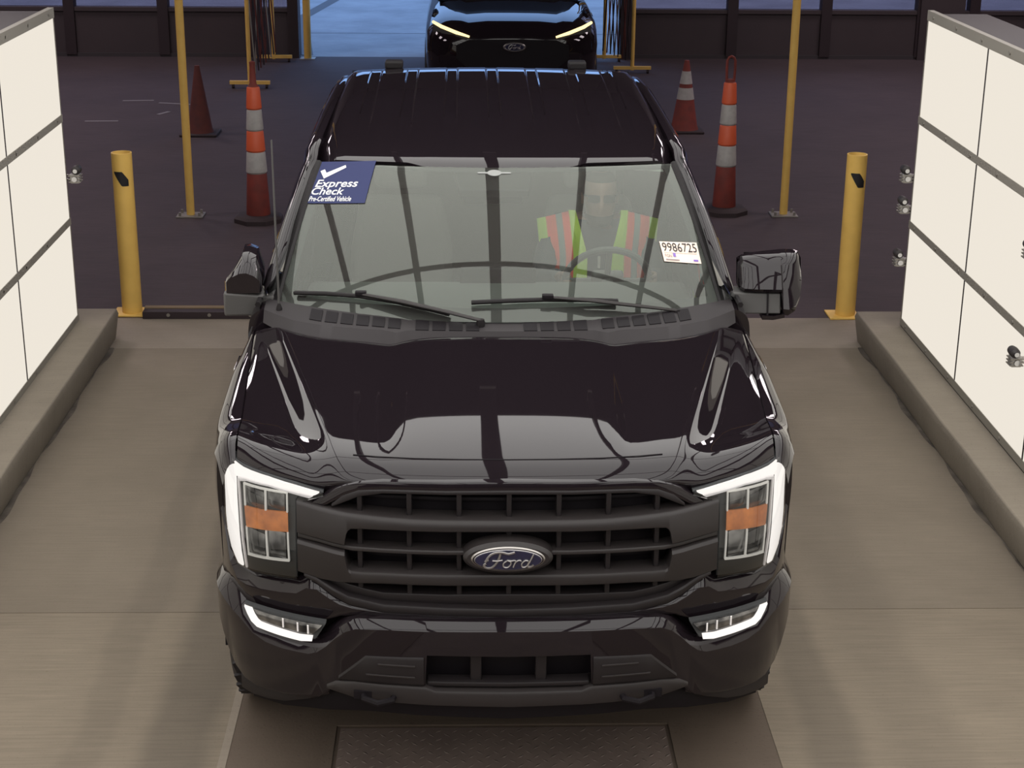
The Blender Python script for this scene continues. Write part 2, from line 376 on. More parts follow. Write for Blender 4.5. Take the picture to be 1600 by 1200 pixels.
# steel edge strip across the lane's end, left side
r = thing('threshold_beam', 'low dark steel beam on the floor across the lane behind the truck, left of it', 'beam', (-1.6, 5.76, 0))
MB().box(-2.27, -.9, 5.72, 5.80, 0, .05).build('beam', M['wall_post'], r, bevel=.004)
MB().box(-2.27, -.9, 5.80, 5.85, 0, .055).build('angle_iron', mat('rusty_steel', (.20, .14, .075), .7), r)
for k in range(5): MB().lathe([(0, -.004), (.012, -.004), (.012, 0), (0, 0)], (-2.1+k*.27, 5.72, .028), 10, 'y').build('bolt', M['steel'], r)
# steel tread plate set into the lane
r = thing('floor_plate', 'rusty brown steel tread plate set into the floor in front of the truck', 'floor plate', (0, 0, 0))
MB().box(-.60, .60, -3.2, .58, -.02, .004).build('tread_plate', M['tread'], r, smooth=False)
mb = MB(); mb.box(-.655, -.615, -3.2, .60, -.02, .006); mb.box(.615, .655, -3.2, .60, -.02, .006); mb.box(-.655, .655, .60, .625, -.02, .006)
mb.build('plate_frame', M['centre'], r, smooth=False)

# ------------------------------------------------------------------ light walls
def light_wall(s, x, label):
    r = thing('light_wall', label, 'light panel', (s*x, 0, .2))
    ys = [5.05-1.235*k for k in range(8)] if s < 0 else [4.93-1.17*k for k in range(8)]
    zs = [.215, .825, 1.45, 2.065] if s < 0 else [.23, .845, 1.48, 2.09]
    X = lambda a, b: (min(s*a, s*b), max(s*a, s*b))
    for i in range(len(ys)-1):
        for j in range(3):
            g = .010; gz = .022
            a, b = X(x, x+.03)
            MB().box(a, b, ys[i+1]+g, ys[i]-g, zs[j]+gz, zs[j+1]-gz).build('light_panel', M['led_panel'], r, smooth=False)
    a, b = X(x-.004, x+.03)
    MB().box(*X(x+.031, x+.34), ys[-1], ys[0], .2, zs[-1]+.01).build('back_box', M['frame_dark'], r, smooth=False)
    for j, z in enumerate(zs):
        h = .026 if j < 3 else .034
        rail = MB().box(a, b, ys[-1], ys[0]+.012, z-h*.8, z+h*.9).build('rail', M['frame_metal'], r, smooth=False)
        for k in range(14):
            yy = ys[0]-.12-k*.47
            MB().lathe([(0, -.006), (.009, -.006), (.009, 0), (0, 0)], (s*(x-.004), yy, z), 8, 'x').build('screw', M['steel'], rail)
    for y in ys:
        MB().box(*X(x-.001, x+.03), y-.010, y+.010, zs[0], zs[-1]).build('mullion', M['frame_dark'] if y != ys[0] else M['frame_metal'], r, smooth=False)
    a, b = X(x-.0, x+.05)
    MB().box(a, b, ys[-1], ys[0], .199, .206).build('foot', M['frame_dark'], r, smooth=False)
light_wall(-1, 2.53, 'glowing white panel wall with metal frame standing on the left kerb')
light_wall(1, 2.56, 'glowing white panel wall with metal frame standing on the right kerb')
# overhead light panels (above the picture, seen mirrored in the truck) hung under beams
CZ = 4.0
xe = [-3.3, -2.7, -1.8, -.9, 0, .9, 1.8, 2.7, 3.3]; ye = [5.0, 2.45, -.05, -2.5, -4.95, -7.4, -8.8]
for i in range(8):
    for j in range(6):
        g0 = .065 if i == 4 else .042; g1 = .065 if i == 3 else .042
        o = MB().box(xe[i]+g0, xe[i+1]-g1, ye[j+1]+.03, ye[j]-.03, CZ, CZ+.04).build('ceiling_light_panel', M['led_ceiling'], smooth=False)
        o['kind'] = 'structure'
for i, xx in enumerate(xe):
    h = .065 if i == 4 else .03
    o = MB().box(xx-h, xx+h, -8.85, 5.6, CZ-.02, CZ+.1).build('ceiling_beam', M['frame_dark'], smooth=False); struct(o)
    o = MB().box(xx-h, xx+h, 5.6, 5.63, CZ-.03, CZ+.1).build('ceiling_beam_cap', M['cone_white'], smooth=False); struct(o)
for yy in ye:
    struct(MB().box(-3.3, 3.3, yy-.03, yy+.03, CZ-.01, CZ+.09).build('ceiling_beam_cross', M['frame_dark'], smooth=False))
for xx in (-3.3, 0, 3.3):
    for yy in (4.9, -4.8, -8.6):
        struct(MB().box(xx-.02, xx+.02, yy-.02, yy+.02, CZ+.05, 5.4).build('ceiling_hanger', M['frame_dark'], smooth=False))

# sloping light panels between the side walls and the overhead ones
for s in (-1, 1):
    for j in range(6):
        a, b = ye[j+1]+.03, ye[j]-.03
        for f0, f1 in ((.02, .49), (.51, .98)):
            q = [(s*(3.4-.73*f), y, 3.92-1.52*f) for f, y in ((f0, a), (f0, b), (f1, b), (f1, a))]
            o = MB().add(q+[(x+s*.05, y, z+.02) for x, y, z in q], [(0, 1, 2, 3), (7, 6, 5, 4), (0, 4, 5, 1), (1, 5, 6, 2), (2, 6, 7, 3), (3, 7, 4, 0)]).build('sloping_light_panel', M['led_slope'], smooth=False)
            struct(o)

# ------------------------------------------------------------------ small cameras on the light walls
def camera_unit(loc, s, label, k=1.0):
    r = thing('camera', label, 'camera', loc, 'small cameras on the light walls')
    x, y, z = loc
    # housing with finned clamp, arm to the wall, dark camera ball
    b = MB(); b.box(x-.028*k, x+.028*k, y-.03, y+.03, z-.045*k, z+.012*k); b.build('bracket', M['cone_white'], r, bevel=.006)
    for q in range(3):
        MB().box(x-.036*k, x+.036*k, y-.034, y+.034, z-(.038-.018*q)*k, z-(.032-.018*q)*k).build('fin', M['steel'], r)
    MB().lathe([(0, -.04), (.016*k, -.04), (.018*k, -.034), (.018*k, 0), (0, 0)], (x, y, z-.018*k), 16, 'y').build('knob', M['chrome'], r)
    MB().box(min(x, x+s*.07), max(x, x+s*.07), y-.01, y+.01, z-.03*k, z-.02*k).build('arm', M['satin'], r)
    MB().box(min(x, x+s*.07), max(x, x+s*.07), y-.01, y+.01, z-.005*k, z+.005*k).build('arm', M['satin'], r)
    MB().lathe([(0, -.05), (.014*k, -.05), (.026*k, -.035), (.028*k, 0), (.024*k, .03), (0, .035)], (x-s*.012, y, z+.035*k), 18, 'y').build('camera_body', M['frame_dark'], r)
    MB().lathe([(0, -.056), (.013*k, -.056), (.013*k, -.05), (0, -.05)], (x-s*.012, y, z+.035*k), 14, 'y').build('lens', M['chrome'], r)
camera_unit((-2.485, 5.09, 1.10), -1, 'small silver and black camera on the far edge of the left light wall')
camera_unit((2.525, 4.97, 1.14), 1, 'topmost camera on the far edge of the right light wall')
camera_unit((2.525, 4.97, .95), 1, 'middle camera on the far edge of the right light wall')
camera_unit((2.525, 4.97, .62), 1, 'lowest camera on the far edge of the right light wall')
camera_unit((2.515, 2.72, .73), 1, 'camera on the near face of the right light wall, low at the picture border', .9)
camera_unit((2.53, 2.72, 1.26), 1, 'camera high on the face of the right light wall at the right border', .9)

# ------------------------------------------------------------------ bollards, poles
def bollard(x, y, h, label, s):
    r = thing('bollard', label, 'bollard', (x, y, 0), 'yellow bollards at the lane end')
    R = .066
    MB().lathe([(R, 0), (R, h), (R-.008, h+.001), (R-.01, h-.03)], (x, y, 0), 40).build('post', M['yellow'], r)
    MB().lathe([(0, h-.03), (R-.01, h-.03)], (x, y, 0), 40).build('hollow_top', M['pipe_dark'], r)
    MB().box(x-.12, x+.09, y-.10, y+.10, 0, .012).build('base_plate', M['yellow'], r, bevel=.003)
    # slanted black tape wrapped on the front of the post
    P = []
    for k in range(13):
        a = -PI/2-.72+k*1.44/12
        f = k/12
        z1 = h-.115-.04*f; z0 = z1-.03-.055*min(1, f*1.6+.05) if True else 0
        z0 = h-.125-.085*min(1, f*1.9); z1 = h-.115-.03*max(0, (f-.6)/.4)*3*.6
        P.append([(x+(R+.0015)*math.cos(a), y+(R+.0015)*math.sin(a), z) for z in (z0, z1)])
    MB().grid(P).build('tape', M['black_tape'], r)
bollard(-2.362, 5.86, 1.085, 'short thick yellow bollard with black tape left of the truck', -1)
bollard(2.418, 5.80, 1.10, 'short thick yellow bollard with black tape right of the truck', 1)
def pole(x, y, label):
    r = thing('yellow_pole', label, 'pole', (x, y, 0), 'tall yellow poles behind the truck')
    MB().lathe([(.033, 0), (.033, 5.38)], (x, y, 0), 24).build('pipe', M['yellow'], r)
    MB().box(x-.11, x+.11, y-.09, y+.09, 0, .012).build('base_plate', M['steel'], r, bevel=.003)
    for a in (-1, 1):
        for b in (-1, 1): MB().lathe([(.011, 0), (.011, .03), (0, .03)], (x+a*.08, y+b*.06, .01), 8).build('bolt', M['steel'], r)
pole(-2.405, 8.62, 'tall thin yellow pole rising behind the left bollard')
pole(2.53, 8.68, 'tall thin yellow pole rising behind the right bollard')
r = thing('door_post', 'yellow post at the left edge of the open doorway', 'post', (-2.24, 17.58, 0))
MB().lathe([(.05, 0), (.05, 3.4)], (-2.24, 17.55, 0), 20).build('pipe', M['yellow'], r)
MB().box(-2.34, -2.14, 17.45, 17.65, 0, .01).build('base_plate', M['steel'], r)

# ------------------------------------------------------------------ cones
def channelizer(x, y, label, H=1.02, ring=True):
    r = thing('traffic_cone', label, 'traffic cone', (x, y, 0), 'tall banded traffic cones')
    rad = lambda z: .095-(.05)*z/1.10
    base = []
    for z, k in ((0, 1), (.035, 1), (.055, .86), (.06, .5)):
        base.append([(x+.205*k*math.cos(a+PI/8), y+.205*k*math.sin(a+PI/8), z) for a in [i*PI/4 for i in range(8)]])
    MB().loft(base).build('base', M['base_rubber'], r)
    segs = [(.05, .40, 'cone_red', 'body'), (.40, .575, 'cone_white', 'white_band'), (.575, .745, 'cone_orange', 'orange_band'), (.745, .915, 'cone_white', 'white_band'), (.915, 1.095, 'cone_orange', 'orange_band')]
    for a, b, m, nm in segs:
        e = .0 if nm == 'body' else .003
        MB().lathe([(rad(a)+.002, a), (rad(a)+.006+e, a+.012), (rad(b)+.004+e, b-.01), (rad(b), b)], (x, y, 0), 28).build(nm, M[m], r)
    if ring:
        MB().lathe([(.045, 1.095), (.04, 1.10), (.038, 1.12), (0, 1.12)], (x, y, 0), 20).build('neck', M['cone_red'], r)
        pts = [(x-.03, y, 1.10), (x-.034, y, 1.2), (x-.033, y, 1.27), (x-.02, y, 1.295), (x, y, 1.305), (x+.02, y, 1.295), (x+.033, y, 1.27), (x+.034, y, 1.2), (x+.03, y, 1.10)]
        MB().tube(pts, .011, 8).build('handle', M['cone_red'], r)
    else:
        MB().lathe([(.045, 1.095), (.028, 1.12), (.022, 1.25), (.024, 1.29), (0, 1.30)], (x, y, 0), 20).build('handle', M['cone_red'], r)
    return r
channelizer(-1.825, 8.45, 'tall orange and white banded cone left of the truck', ring=False)
channelizer(2.04, 8.77, 'tall orange and white banded cone with loop handle right of the truck', ring=True)
def plain_cone(x, y, H, R, label, bands):
    r = thing('traffic_cone', label, 'traffic cone', (x, y, 0))
    MB().box(x-.19, x+.19, y-.19, y+.19, 0, .025).build('base', M['base_rubber'], r, bevel=.01)
    rad = lambda z: R+(.025-R)*z/H
    MB().lathe([(rad(.02)+.01, .02), (rad(.06), .06), (rad(H), H), (0, H+.004)], (x, y, 0), 28).build('body', M['cone_dark'] if not bands else M['cone_red'], r)
    for a, b in bands:
        MB().lathe([(rad(a)+.003, a), (rad(b)+.003, b)], (x, y, 0), 28).build('white_band', M['cone_white'], r)
plain_cone(-2.865, 12.2, .70, .135, 'dull dark red cone standing behind the left yellow pole', [])
plain_cone(2.17, 12.45, .74, .145, 'dim orange cone with two white bands half hidden beside the truck', [(.34, .46), (.50, .63)])

# ------------------------------------------------------------------ folding gates
def gate(x0, y0, x1, y1, label, n=9, posts=True):
    r = thing('folding_gate', label, 'gate', ((x0+x1)/2, (y0+y1)/2, 0))
    P = lambda f, z: (x0+(x1-x0)*f, y0+(y1-y0)*f, z)
    for f in (0, 1):
        p = P(f, 0)
        MB().tube([P(f, .04), P(f, 2.1)], .025, 10).build('post', M['yellow'], r)
        MB().box(p[0]-.24, p[0]+.24, p[1]-.025, p[1]+.025, .05, .09).build('foot', M['yellow'], r)
        for s in (-1, 1): MB().lathe([(0, -.015), (.025, -.015), (.025, .015), (0, .015)], (p[0]+s*.2, p[1], .025), 14, 'x').build('caster', M['base_rubber'], r)
    for k in range(n):
        f = (k+.7)/(n+.4)
        dx = .05 if k % 2 else -.05
        a = P(f, .15); b = P(f, 2.0)
        MB().tube([(a[0]-dx, a[1], a[2]), (b[0]+dx, b[1], b[2])], .009, 6).build('lattice_bar', M['cone_dark'] if k % 3 else M['steel'], r)
        MB().tube([(a[0]+dx, a[1]+.03, a[2]), (b[0]-dx, b[1]+.03, b[2])], .009, 6).build('lattice_bar', M['wall_post'], r)
gate(-2.71, 15.1, -2.66, 17.25, 'brown and yellow folding gate beside the doorway, left side')
gate(2.0, 16.4, 1.72, 17.4, 'brown folding gate right of the doorway behind the truck', 7)

# ================================================================== THE PICKUP
T = thing('pickup_truck', 'glossy black pickup truck facing the camera with its lamps lit', 'truck', (0, 2.9, 0))
CXT = tab([(0, 0), (.2, .004), (.4, .025), (.55, .06), (.65, .1), (.75, .155), (.85, .235), (.92, .33), (.97, .45), (1.0, .6), (1.03, .9)], True)
CBT = tab([(0, -.075), (.2, -.068), (.4, -.045), (.55, -.01), (.65, .03), (.75, .085), (.85, .16), (.92, .235), (.965, .31), (.99, .38), (1.008, .50), (1.015, .62)], True)
def yf(x, z): return CXT(x)+max(0, z-.95)*.15
def yb(x, z): return CBT(x)
def sym(xs): return [-x for x in xs[::-1] if x > 1e-6]+list(xs)
def dense(a, b, n): return list(np.linspace(a, b, n))
def strip(name, xs, zt, zb, m, off=0, depth=.05, bev=.006, yfun=yf, parent=T, both=True, lean=0, angle=32, bevt=None, label=None, nbev=False):
    """a bent bar: cross-sections along x between two height curves, following the nose"""
    zt = zt if callable(zt) else tab(zt); zb = zb if callable(zb) else tab(zb)
    loops = []
    bt = bev if bevt is None else bevt
    btf = bt if callable(bt) else (lambda q: bt)
    for x in (sym(xs) if both else xs):
        a, b = zt(x), zb(x); bv = min(bev, max(1e-4, (a-b)*.4)); tv = min(btf(x), max(1e-4, (a-b)*.6))
        Y = lambda z: yfun(x, z)+off+lean*(z-b)
        e = 1e-3; fp = (yfun(x+e, a)-yfun(x-e, a))/(2*e); nn = math.hypot(1, fp)
        if not nbev: fp, nn = 0, 1
        I = lambda y, d, z: (x-fp*d/nn, y+d/nn, z)      # step inward along the plan normal
        loops.append([(I(Y(a), tv, a)[0], I(Y(a), tv, a)[1]+(depth-tv), a), I(Y(a), tv*1.0, a), I(Y(a), tv*(.44 if nbev else .38), a-tv*(.44 if nbev else .32)), (x, Y(a-tv), a-tv), (x, Y(b+bv), b+bv), I(Y(b), bv*.3, b+bv*.3), I(Y(b), bv, b), (I(Y(b), bv, b)[0], I(Y(b), bv, b)[1]+(depth-bv), b)])
    return MB().loft(loops).build(name, m, parent, angle=angle, label=label)
def ribbon(name, A, B, m, off=0, depth=.02, yfun=yf, parent=T, s=1, n=5, closed=False):
    """a band between two outlines (x, z) laid on the nose"""
    def sub(P):
        o = []
        for i in range(len(P)-1):
            for k in range(n):
                f = k/n; o.append((P[i][0]*(1-f)+P[i+1][0]*f, P[i][1]*(1-f)+P[i+1][1]*f))
        return o+[P[-1]]
    A, B = sub(A), sub(B); loops = []
    for (xa, za), (xb, zb_) in zip(A, B):
        xm, zm = (xa+xb)/2, (za+zb_)/2
        g = lambda x, z, d: (s*x, yfun(x, z)+off+d, z)
        loops.append([g(xa, za, depth), g(xa, za, .003), g(xa*.85+xb*.15, za*.85+zb_*.15, 0), g(xm, zm, -.001), g(xa*.15+xb*.85, za*.15+zb_*.85, 0), g(xb, zb_, .003), g(xb, zb_, depth)])
    return MB().loft(loops).build(name, m, parent)

# ---- hood
base = tab([(0, 1.186), (.012, 1.203), (.03, 1.218), (.06, 1.234), (.10, 1.246), (.12, 1.250), (.18, 1.261), (.28, 1.275), (.40, 1.287), (.73, 1.3135), (1.08, 1.3385), (1.45, 1.362)], True)
hb = tab([(0, 1.17), (.355, 1.17), (.398, 1.12), (.455, 1.165), (.55, 1.175), (.68, 1.205), (.80, 1.27), (.88, 1.37), (.93, 1.44), (.97, 1.47)])
yl = lambda x: CXT(x)+.052
def off_i(o, d): return -.004*0+o*ss(.05, .34, d)
def drop_front(x): return -.022*ss(.50, .62, abs(x))
cols = [(0, 0, 0), (.10, .10, 0), (.2, .2, -.0005), (.30, .30, -.002), (.375, .385, -.004), (.392, .412, -.016), (.45, .50, -.014), (.485, .62, -.012), (.515, .74, -.013), (.53, .845, -.014), (.542, .860, -.016), (.556, .874, -.022),
        (.580, .896, -.034), (.606, .918, -.047), (.634, .940, -.060), (.66, .951, -.064), (.76, .957, -.064), (.84, .962, -.065), (.895, .966, -.069)]
def hood_pt(c, v):
    xf, xb, o = c
    y0 = yl(xf); y1 = hb(xb); y = y0+(y1-y0)*v
    x = xf+(xb-xf)*v; d = y-y0
    z = base(d)+off_i(o, d)+drop_front(xf)*(1-ss(0, .35, d)) - .012*x*x*ss(0,.4,d)
    return (x, y, z)
vs = [0, .004, .009, .018, .032, .05, .07, .09, .105, .13, .17, .22, .28, .35, .43, .52, .61, .70, .79, .88, .96, 1]
full = [(-a, -b, o) for a, b, o in cols[::-1][:-1]]+cols
rows = []
for v in vs:
    row = []
    for c in full:
        s = -1 if c[0] < 0 else 1
        p = hood_pt((abs(c[0]), abs(c[1]), c[2]), v); row.append((s*p[0], p[1], p[2]))
    rows.append(row)
edge0 = [(x, y+.02, z-.03) for x, y, z in rows[0]]; edge1 = [(x, y+.004, z-.03) for x, y, z in rows[-1]]
hood = MB().grid([edge0]+rows+[edge1]).build('hood', M['paint'], T, angle=60, sub=1)
for s in (-1, 1): pass
# fine crease across the hood's nose
P = []
for x in sym([0, .15, .3, .42, .50]):
    p = hood_pt((abs(x), abs(x), 0), 0); y = p[1]+.098; P.append((x, y, base(.098)+.0005+drop_front(x)*(1-ss(0, .35, .098))))
MB().tube(P, .0016, 6).build('hood_crease', M['void'], hood)

# ---- fenders, doors, bed sides
wT = tab([(.40, .968), (.46, .985), (.6, 1.012), (.8, 1.03), (1.1, 1.03), (1.35, 1.012), (1.5, 1.0), (4.2, 1.0), (4.4, 1.02), (4.9, 1.02), (5.5, 1.0), (5.88, .98)], True)
topT = tab([(.40, 1.135), (.5, 1.18), (.7, 1.215), (1.0, 1.245), (1.3, 1.272), (1.45, 1.29), (1.5, 1.33)])
def arch(y, ya, r=.50, zc=.42):
    d = abs(y-ya); return zc+math.sqrt(r*r-d*d) if d < r else 0
def side_panel(name, s, ys, top, xin, bottom=.42, m='paint', parent=T):
    loops = []
    for y in ys:
        zt, w_ = top(y), wT(y); x0 = xin(y)
        zb = max(bottom, arch(y, .955), arch(y, 4.65))
        prof = [(x0, zt), (x0+(w_-x0)*.45, zt-.012), (x0+(w_-x0)*.80, zt-.040), (w_-.004, zt-.095), (w_, zt-.20), (w_-.004, .90), (w_-.008, .70), (w_-.016, .58), (w_-.035, .42)]
        pr_ = []
        for i in range(len(prof)-1):
            p0, p1_, p2_, p3 = prof[max(i-1, 0)], prof[i], prof[i+1], prof[min(i+2, len(prof)-1)]
            for k in range(3):
                u = k/3; pr_.append(tuple(.5*(2*p1_[c]+(p2_[c]-p0[c])*u+(2*p0[c]-5*p1_[c]+4*p2_[c]-p3[c])*u*u+(3*p1_[c]-p0[c]-3*p2_[c]+p3[c])*u**3) for c in (0, 1)))
        prof = pr_+[prof[-1]]
        out = []
        for i in range(len(prof)):
            x, z = prof[i]
            if z < zb: z = zb+(.0002*(len(prof)-i))
            out.append((s*x, y, z))
        zz = out[-1][2]
        out += [(s*(w_-.06), y, zz), (s*(x0-.05), y, max(zz, .9) if False else zt-.06)]
        loops.append(out)
    return MB().loft(loops).build(name, M[m], parent, angle=50)
fy = sorted(set(dense(.455, 1.485, 30)+[.4551, 1.455]))
gapx = tab([(.30, .885), (.5, .928), (1.25, .968), (1.47, .975)])
def hood_edge_z(y):
    c = cols[-1]; y0 = yl(c[0]); y1 = hb(c[1]); return hood_pt(c, min(1, max(0, (y-y0)/(y1-y0))))[2]
def hood_edge_x(y):
    c = cols[-1]; y0 = yl(c[0]); y1 = hb(c[1]); return hood_pt(c, min(1, max(0, (y-y0)/(y1-y0))))[0]
for s in (-1, 1):
    f = side_panel('front_fender', s, fy, lambda y: hood_edge_z(y)-.002, lambda y: hood_edge_x(y)+.006)
    # headlight-side piece of the fender, in front of the wheel
    P = []
    for k in range(9):
        a = k/8; z = .73+(1.150-.73)*a
        P.append([(s*x, yf(x, z)+.004, z+max(0, (x-.94))*.3*a) for x in (.94, .955, .968, .978, .988)])
    MB().grid(P).build('fender_nose', M['paint'], f, angle=60)
    P = []
    for k in range(8):
        y = .33+.15*k/7
        xi = hood_edge_x(y)+.006; zi = hood_edge_z(y)-.002
        xo = float(np.interp(y, [.33, .38, .455, .485], [.945, .962, .985, .992])); 
        P.append([(s*(xi+(xo-xi)*t), y+.0*t, zi-.004*t-.075*t**3*(1 if True else 0)) for t in (0, .2, .4, .6, .8, .9, 1)])
    MB().grid(P).build('fender_corner', M['paint'], f, angle=60)
    # chrome-edged vent badge on the fender side
    MB().box(s*1.0, s*1.022, 1.22, 1.38, 1.15, 1.19).build('vent_badge', M['chrome'], f, bevel=.004)
    # wheel well lining
    P = []
    for k in range(15):
        a = PI*k/14
        P.append([(s*.70, .955+.50*math.cos(a), .42+.50*math.sin(a)), (s*.985, .955+.50*math.cos(a), .42+.50*math.sin(a))])
    MB().grid(P).build('wheel_well', M['void'], f)
    belt = lambda y: float(np.interp(y, [1.49, 1.6, 2.0, 4.2], [1.345, 1.36, 1.37, 1.385]))
    for y0, y1 in ((1.49, 2.62), (2.63, 3.70)):
        d = side_panel('door', s, dense(y0, y1, 8), belt, lambda y: .93)
        MB().box(s*1.0, s*1.028, y1-.28, y1-.08, 1.10, 1.14).build('door_handle', M['paint'], d, bevel=.008)
    side_panel('cab_corner', s, dense(3.71, 4.16, 4), belt, lambda y: .93)
    b = side_panel('bed_side', s, [4.19, 4.2, 4.26, 4.34, 4.42, 4.5, 4.58, 4.65, 4.72, 4.8, 4.88, 4.96, 5.04, 5.12, 5.17, 5.5, 5.86], lambda y: 1.42, lambda y: .86)
    P = []
    for k in range(15):
        a = PI*k/14
        P.append([(s*.70, 4.65+.50*math.cos(a), .42+.50*math.sin(a)), (s*.985, 4.65+.50*math.cos(a), .42+.50*math.sin(a))])
    MB().grid(P).build('wheel_well', M['void'], b)
    MB().box(s*.88, s*1.0, 5.86, 5.90, .85, 1.25).build('tail_lamp', mat('tail_lamp', (.3, .01, .01), .2), b, bevel=.01)
    MB().box(s*.93, s*1.03, 1.6, 4.0, .40, .44).build('running_board', M['rubber_trim'], T, bevel=.01)
MB().box(-.87, .87, 5.82, 5.88, .70, 1.42).build('tailgate', M['paint'], T, bevel=.01)
MB().box(-.90, .90, 4.22, 5.83, .90, .94).build('bed_floor', M['rubber_trim'], T)
MB().box(-.90, .90, 4.19, 4.23, .90, 1.40).build('bed_front', M['paint'], T)
MB().box(-.95, .95, 5.90, 6.02, .52, .72).build('rear_bumper', M['chrome'], T, bevel=.02)
MB().box(-.55, .55, .5, 5.6, .36, .50).build('chassis', M['void'], T)
MB().box(-.70, .70, .32, 1.45, .50, 1.05).build('engine_bay', M['void'], T)

# ---- cab: windscreen surface shared by the glass, stickers and wipers
WY0, WZ0, WY1, WZ1 = 1.26, 1.362, 2.14, 1.775
def W(x, t, n=0):
    k = .37-.03*t
    y = WY0+(WY1-WY0)*t+k*x*x; z = WZ0+(WZ1-WZ0)*t+.028*4*t*(1-t)-.036*x*x
    return Vector((x, y-n*.42, z+n*.9))
hw = lambda t: .885-.123*t
P = []
for i in range(17):
    t = i/16; P.append([W(hw(t)*(2*j/24-1), t) for j in range(25)])
ws = MB().grid(P).build('windshield', M['windshield'], T, angle=80)
# dark printed border on the glass
def border(name, t0f, t1f, x0, x1, n=24):
    P = []
    for j in range(n+1):
        x = x0+(x1-x0)*j/n; P.append([W(x, t0f(x)+(t1f(x)-t0f(x))*k/3, -.004) for k in range(4)])
    return MB().grid(P).build(name, M['frit'], ws)
border('glass_border', lambda x: 0, lambda x: .075, -.86, .86)
border('glass_border', lambda x: .965, lambda x: 1.0, -.74, .74)
for s in (-1, 1):
    P = []
    for k in range(13):
        t = k/12; P.append([W(s*(hw(t)-d), t, -.004) for d in (0, .02, .04)])
    MB().grid(P).build('glass_border', M['frit'], ws)
    P = []     # slim trim beside the glass
    for k in range(13):
        t = k/12; P.append([W(s*(hw(t)+d), t, nn) for d, nn in ((-.004, .002), (.006, .012), (.022, .012), (.03, -.01))])
    MB().grid(P).build('windshield_trim', M['rubber_trim'], T)
# roof
rz = tab([(2.12, 1.762), (2.14, 1.775), (2.17, 1.787), (2.22, 1.801), (2.30, 1.817), (2.42, 1.835), (2.6, 1.855), (2.8, 1.872), (3.1, 1.893), (3.5, 1.911), (3.85, 1.919), (4.05, 1.914), (4.14, 1.895)], True)
def roof_front(x):
    a = abs(x); return 2.14+.34*a*a+ .028*ss(.30, .40, a)*(1-0)
grooves = [-.60, -.41, -.205, 0, .205, .41, .60]
def groove(x, y):
    g = 0
    for c in grooves:
        d = abs(x-c); g = max(g, 1-ss(.024, .034, d))
    return -.008*g*ss(2.72, 2.80, y)*(1-ss(4.0, 4.08, y))
xr = sorted(set([round(c+d, 4) for c in grooves for d in (-.036, -.034, -.031, -.027, -.024, -.02, 0, .02, .024, .027, .031, .034, .036)]+[-.70, -.66, -.5, -.32, -.3, -.35, .35, -.1, .1, .3, .32, .5, .66, .70]))
yr = [0, .012, .03, .055, .09, .14, .2, .3, .37, .40, .43, .5, .6, .7, .8, .9, .95, .985, 1]
P = []
for v in yr:
    row = []
    for x in xr:
        y0 = roof_front(x); y = y0+(4.13-y0)*v; yc = y-.34*x*x*(1-v)
        row.append((x, y, rz(yc)-.04*x*x+groove(x, y)))
    a, b = row[0], row[-1]
    def lip(p, s):
        hwf = .765+.035*ss(0, .15, v)-.03*v
        return [(s*(.70+(hwf-.70)*f), p[1], p[2]-.055*f**2-.004*f) for f in (.35, .7, 1)]
    L_ = lip(a, -1)[::-1]; R_ = lip(b, 1)
    P.append(L_+row+R_)
P = [[(x, y+.004, z-.012) for x, y, z in P[0]]]+P
roof = MB().grid(P).build('roof', M['paint'], T, angle=60)
for s, x in ((-1, -.515), (1, .460)):
    MB().box(x-.048, x+.048, 4.06, 4.15, 1.895, 1.94).build('roof_bracket', M['rubber_trim'], T, bevel=.012)
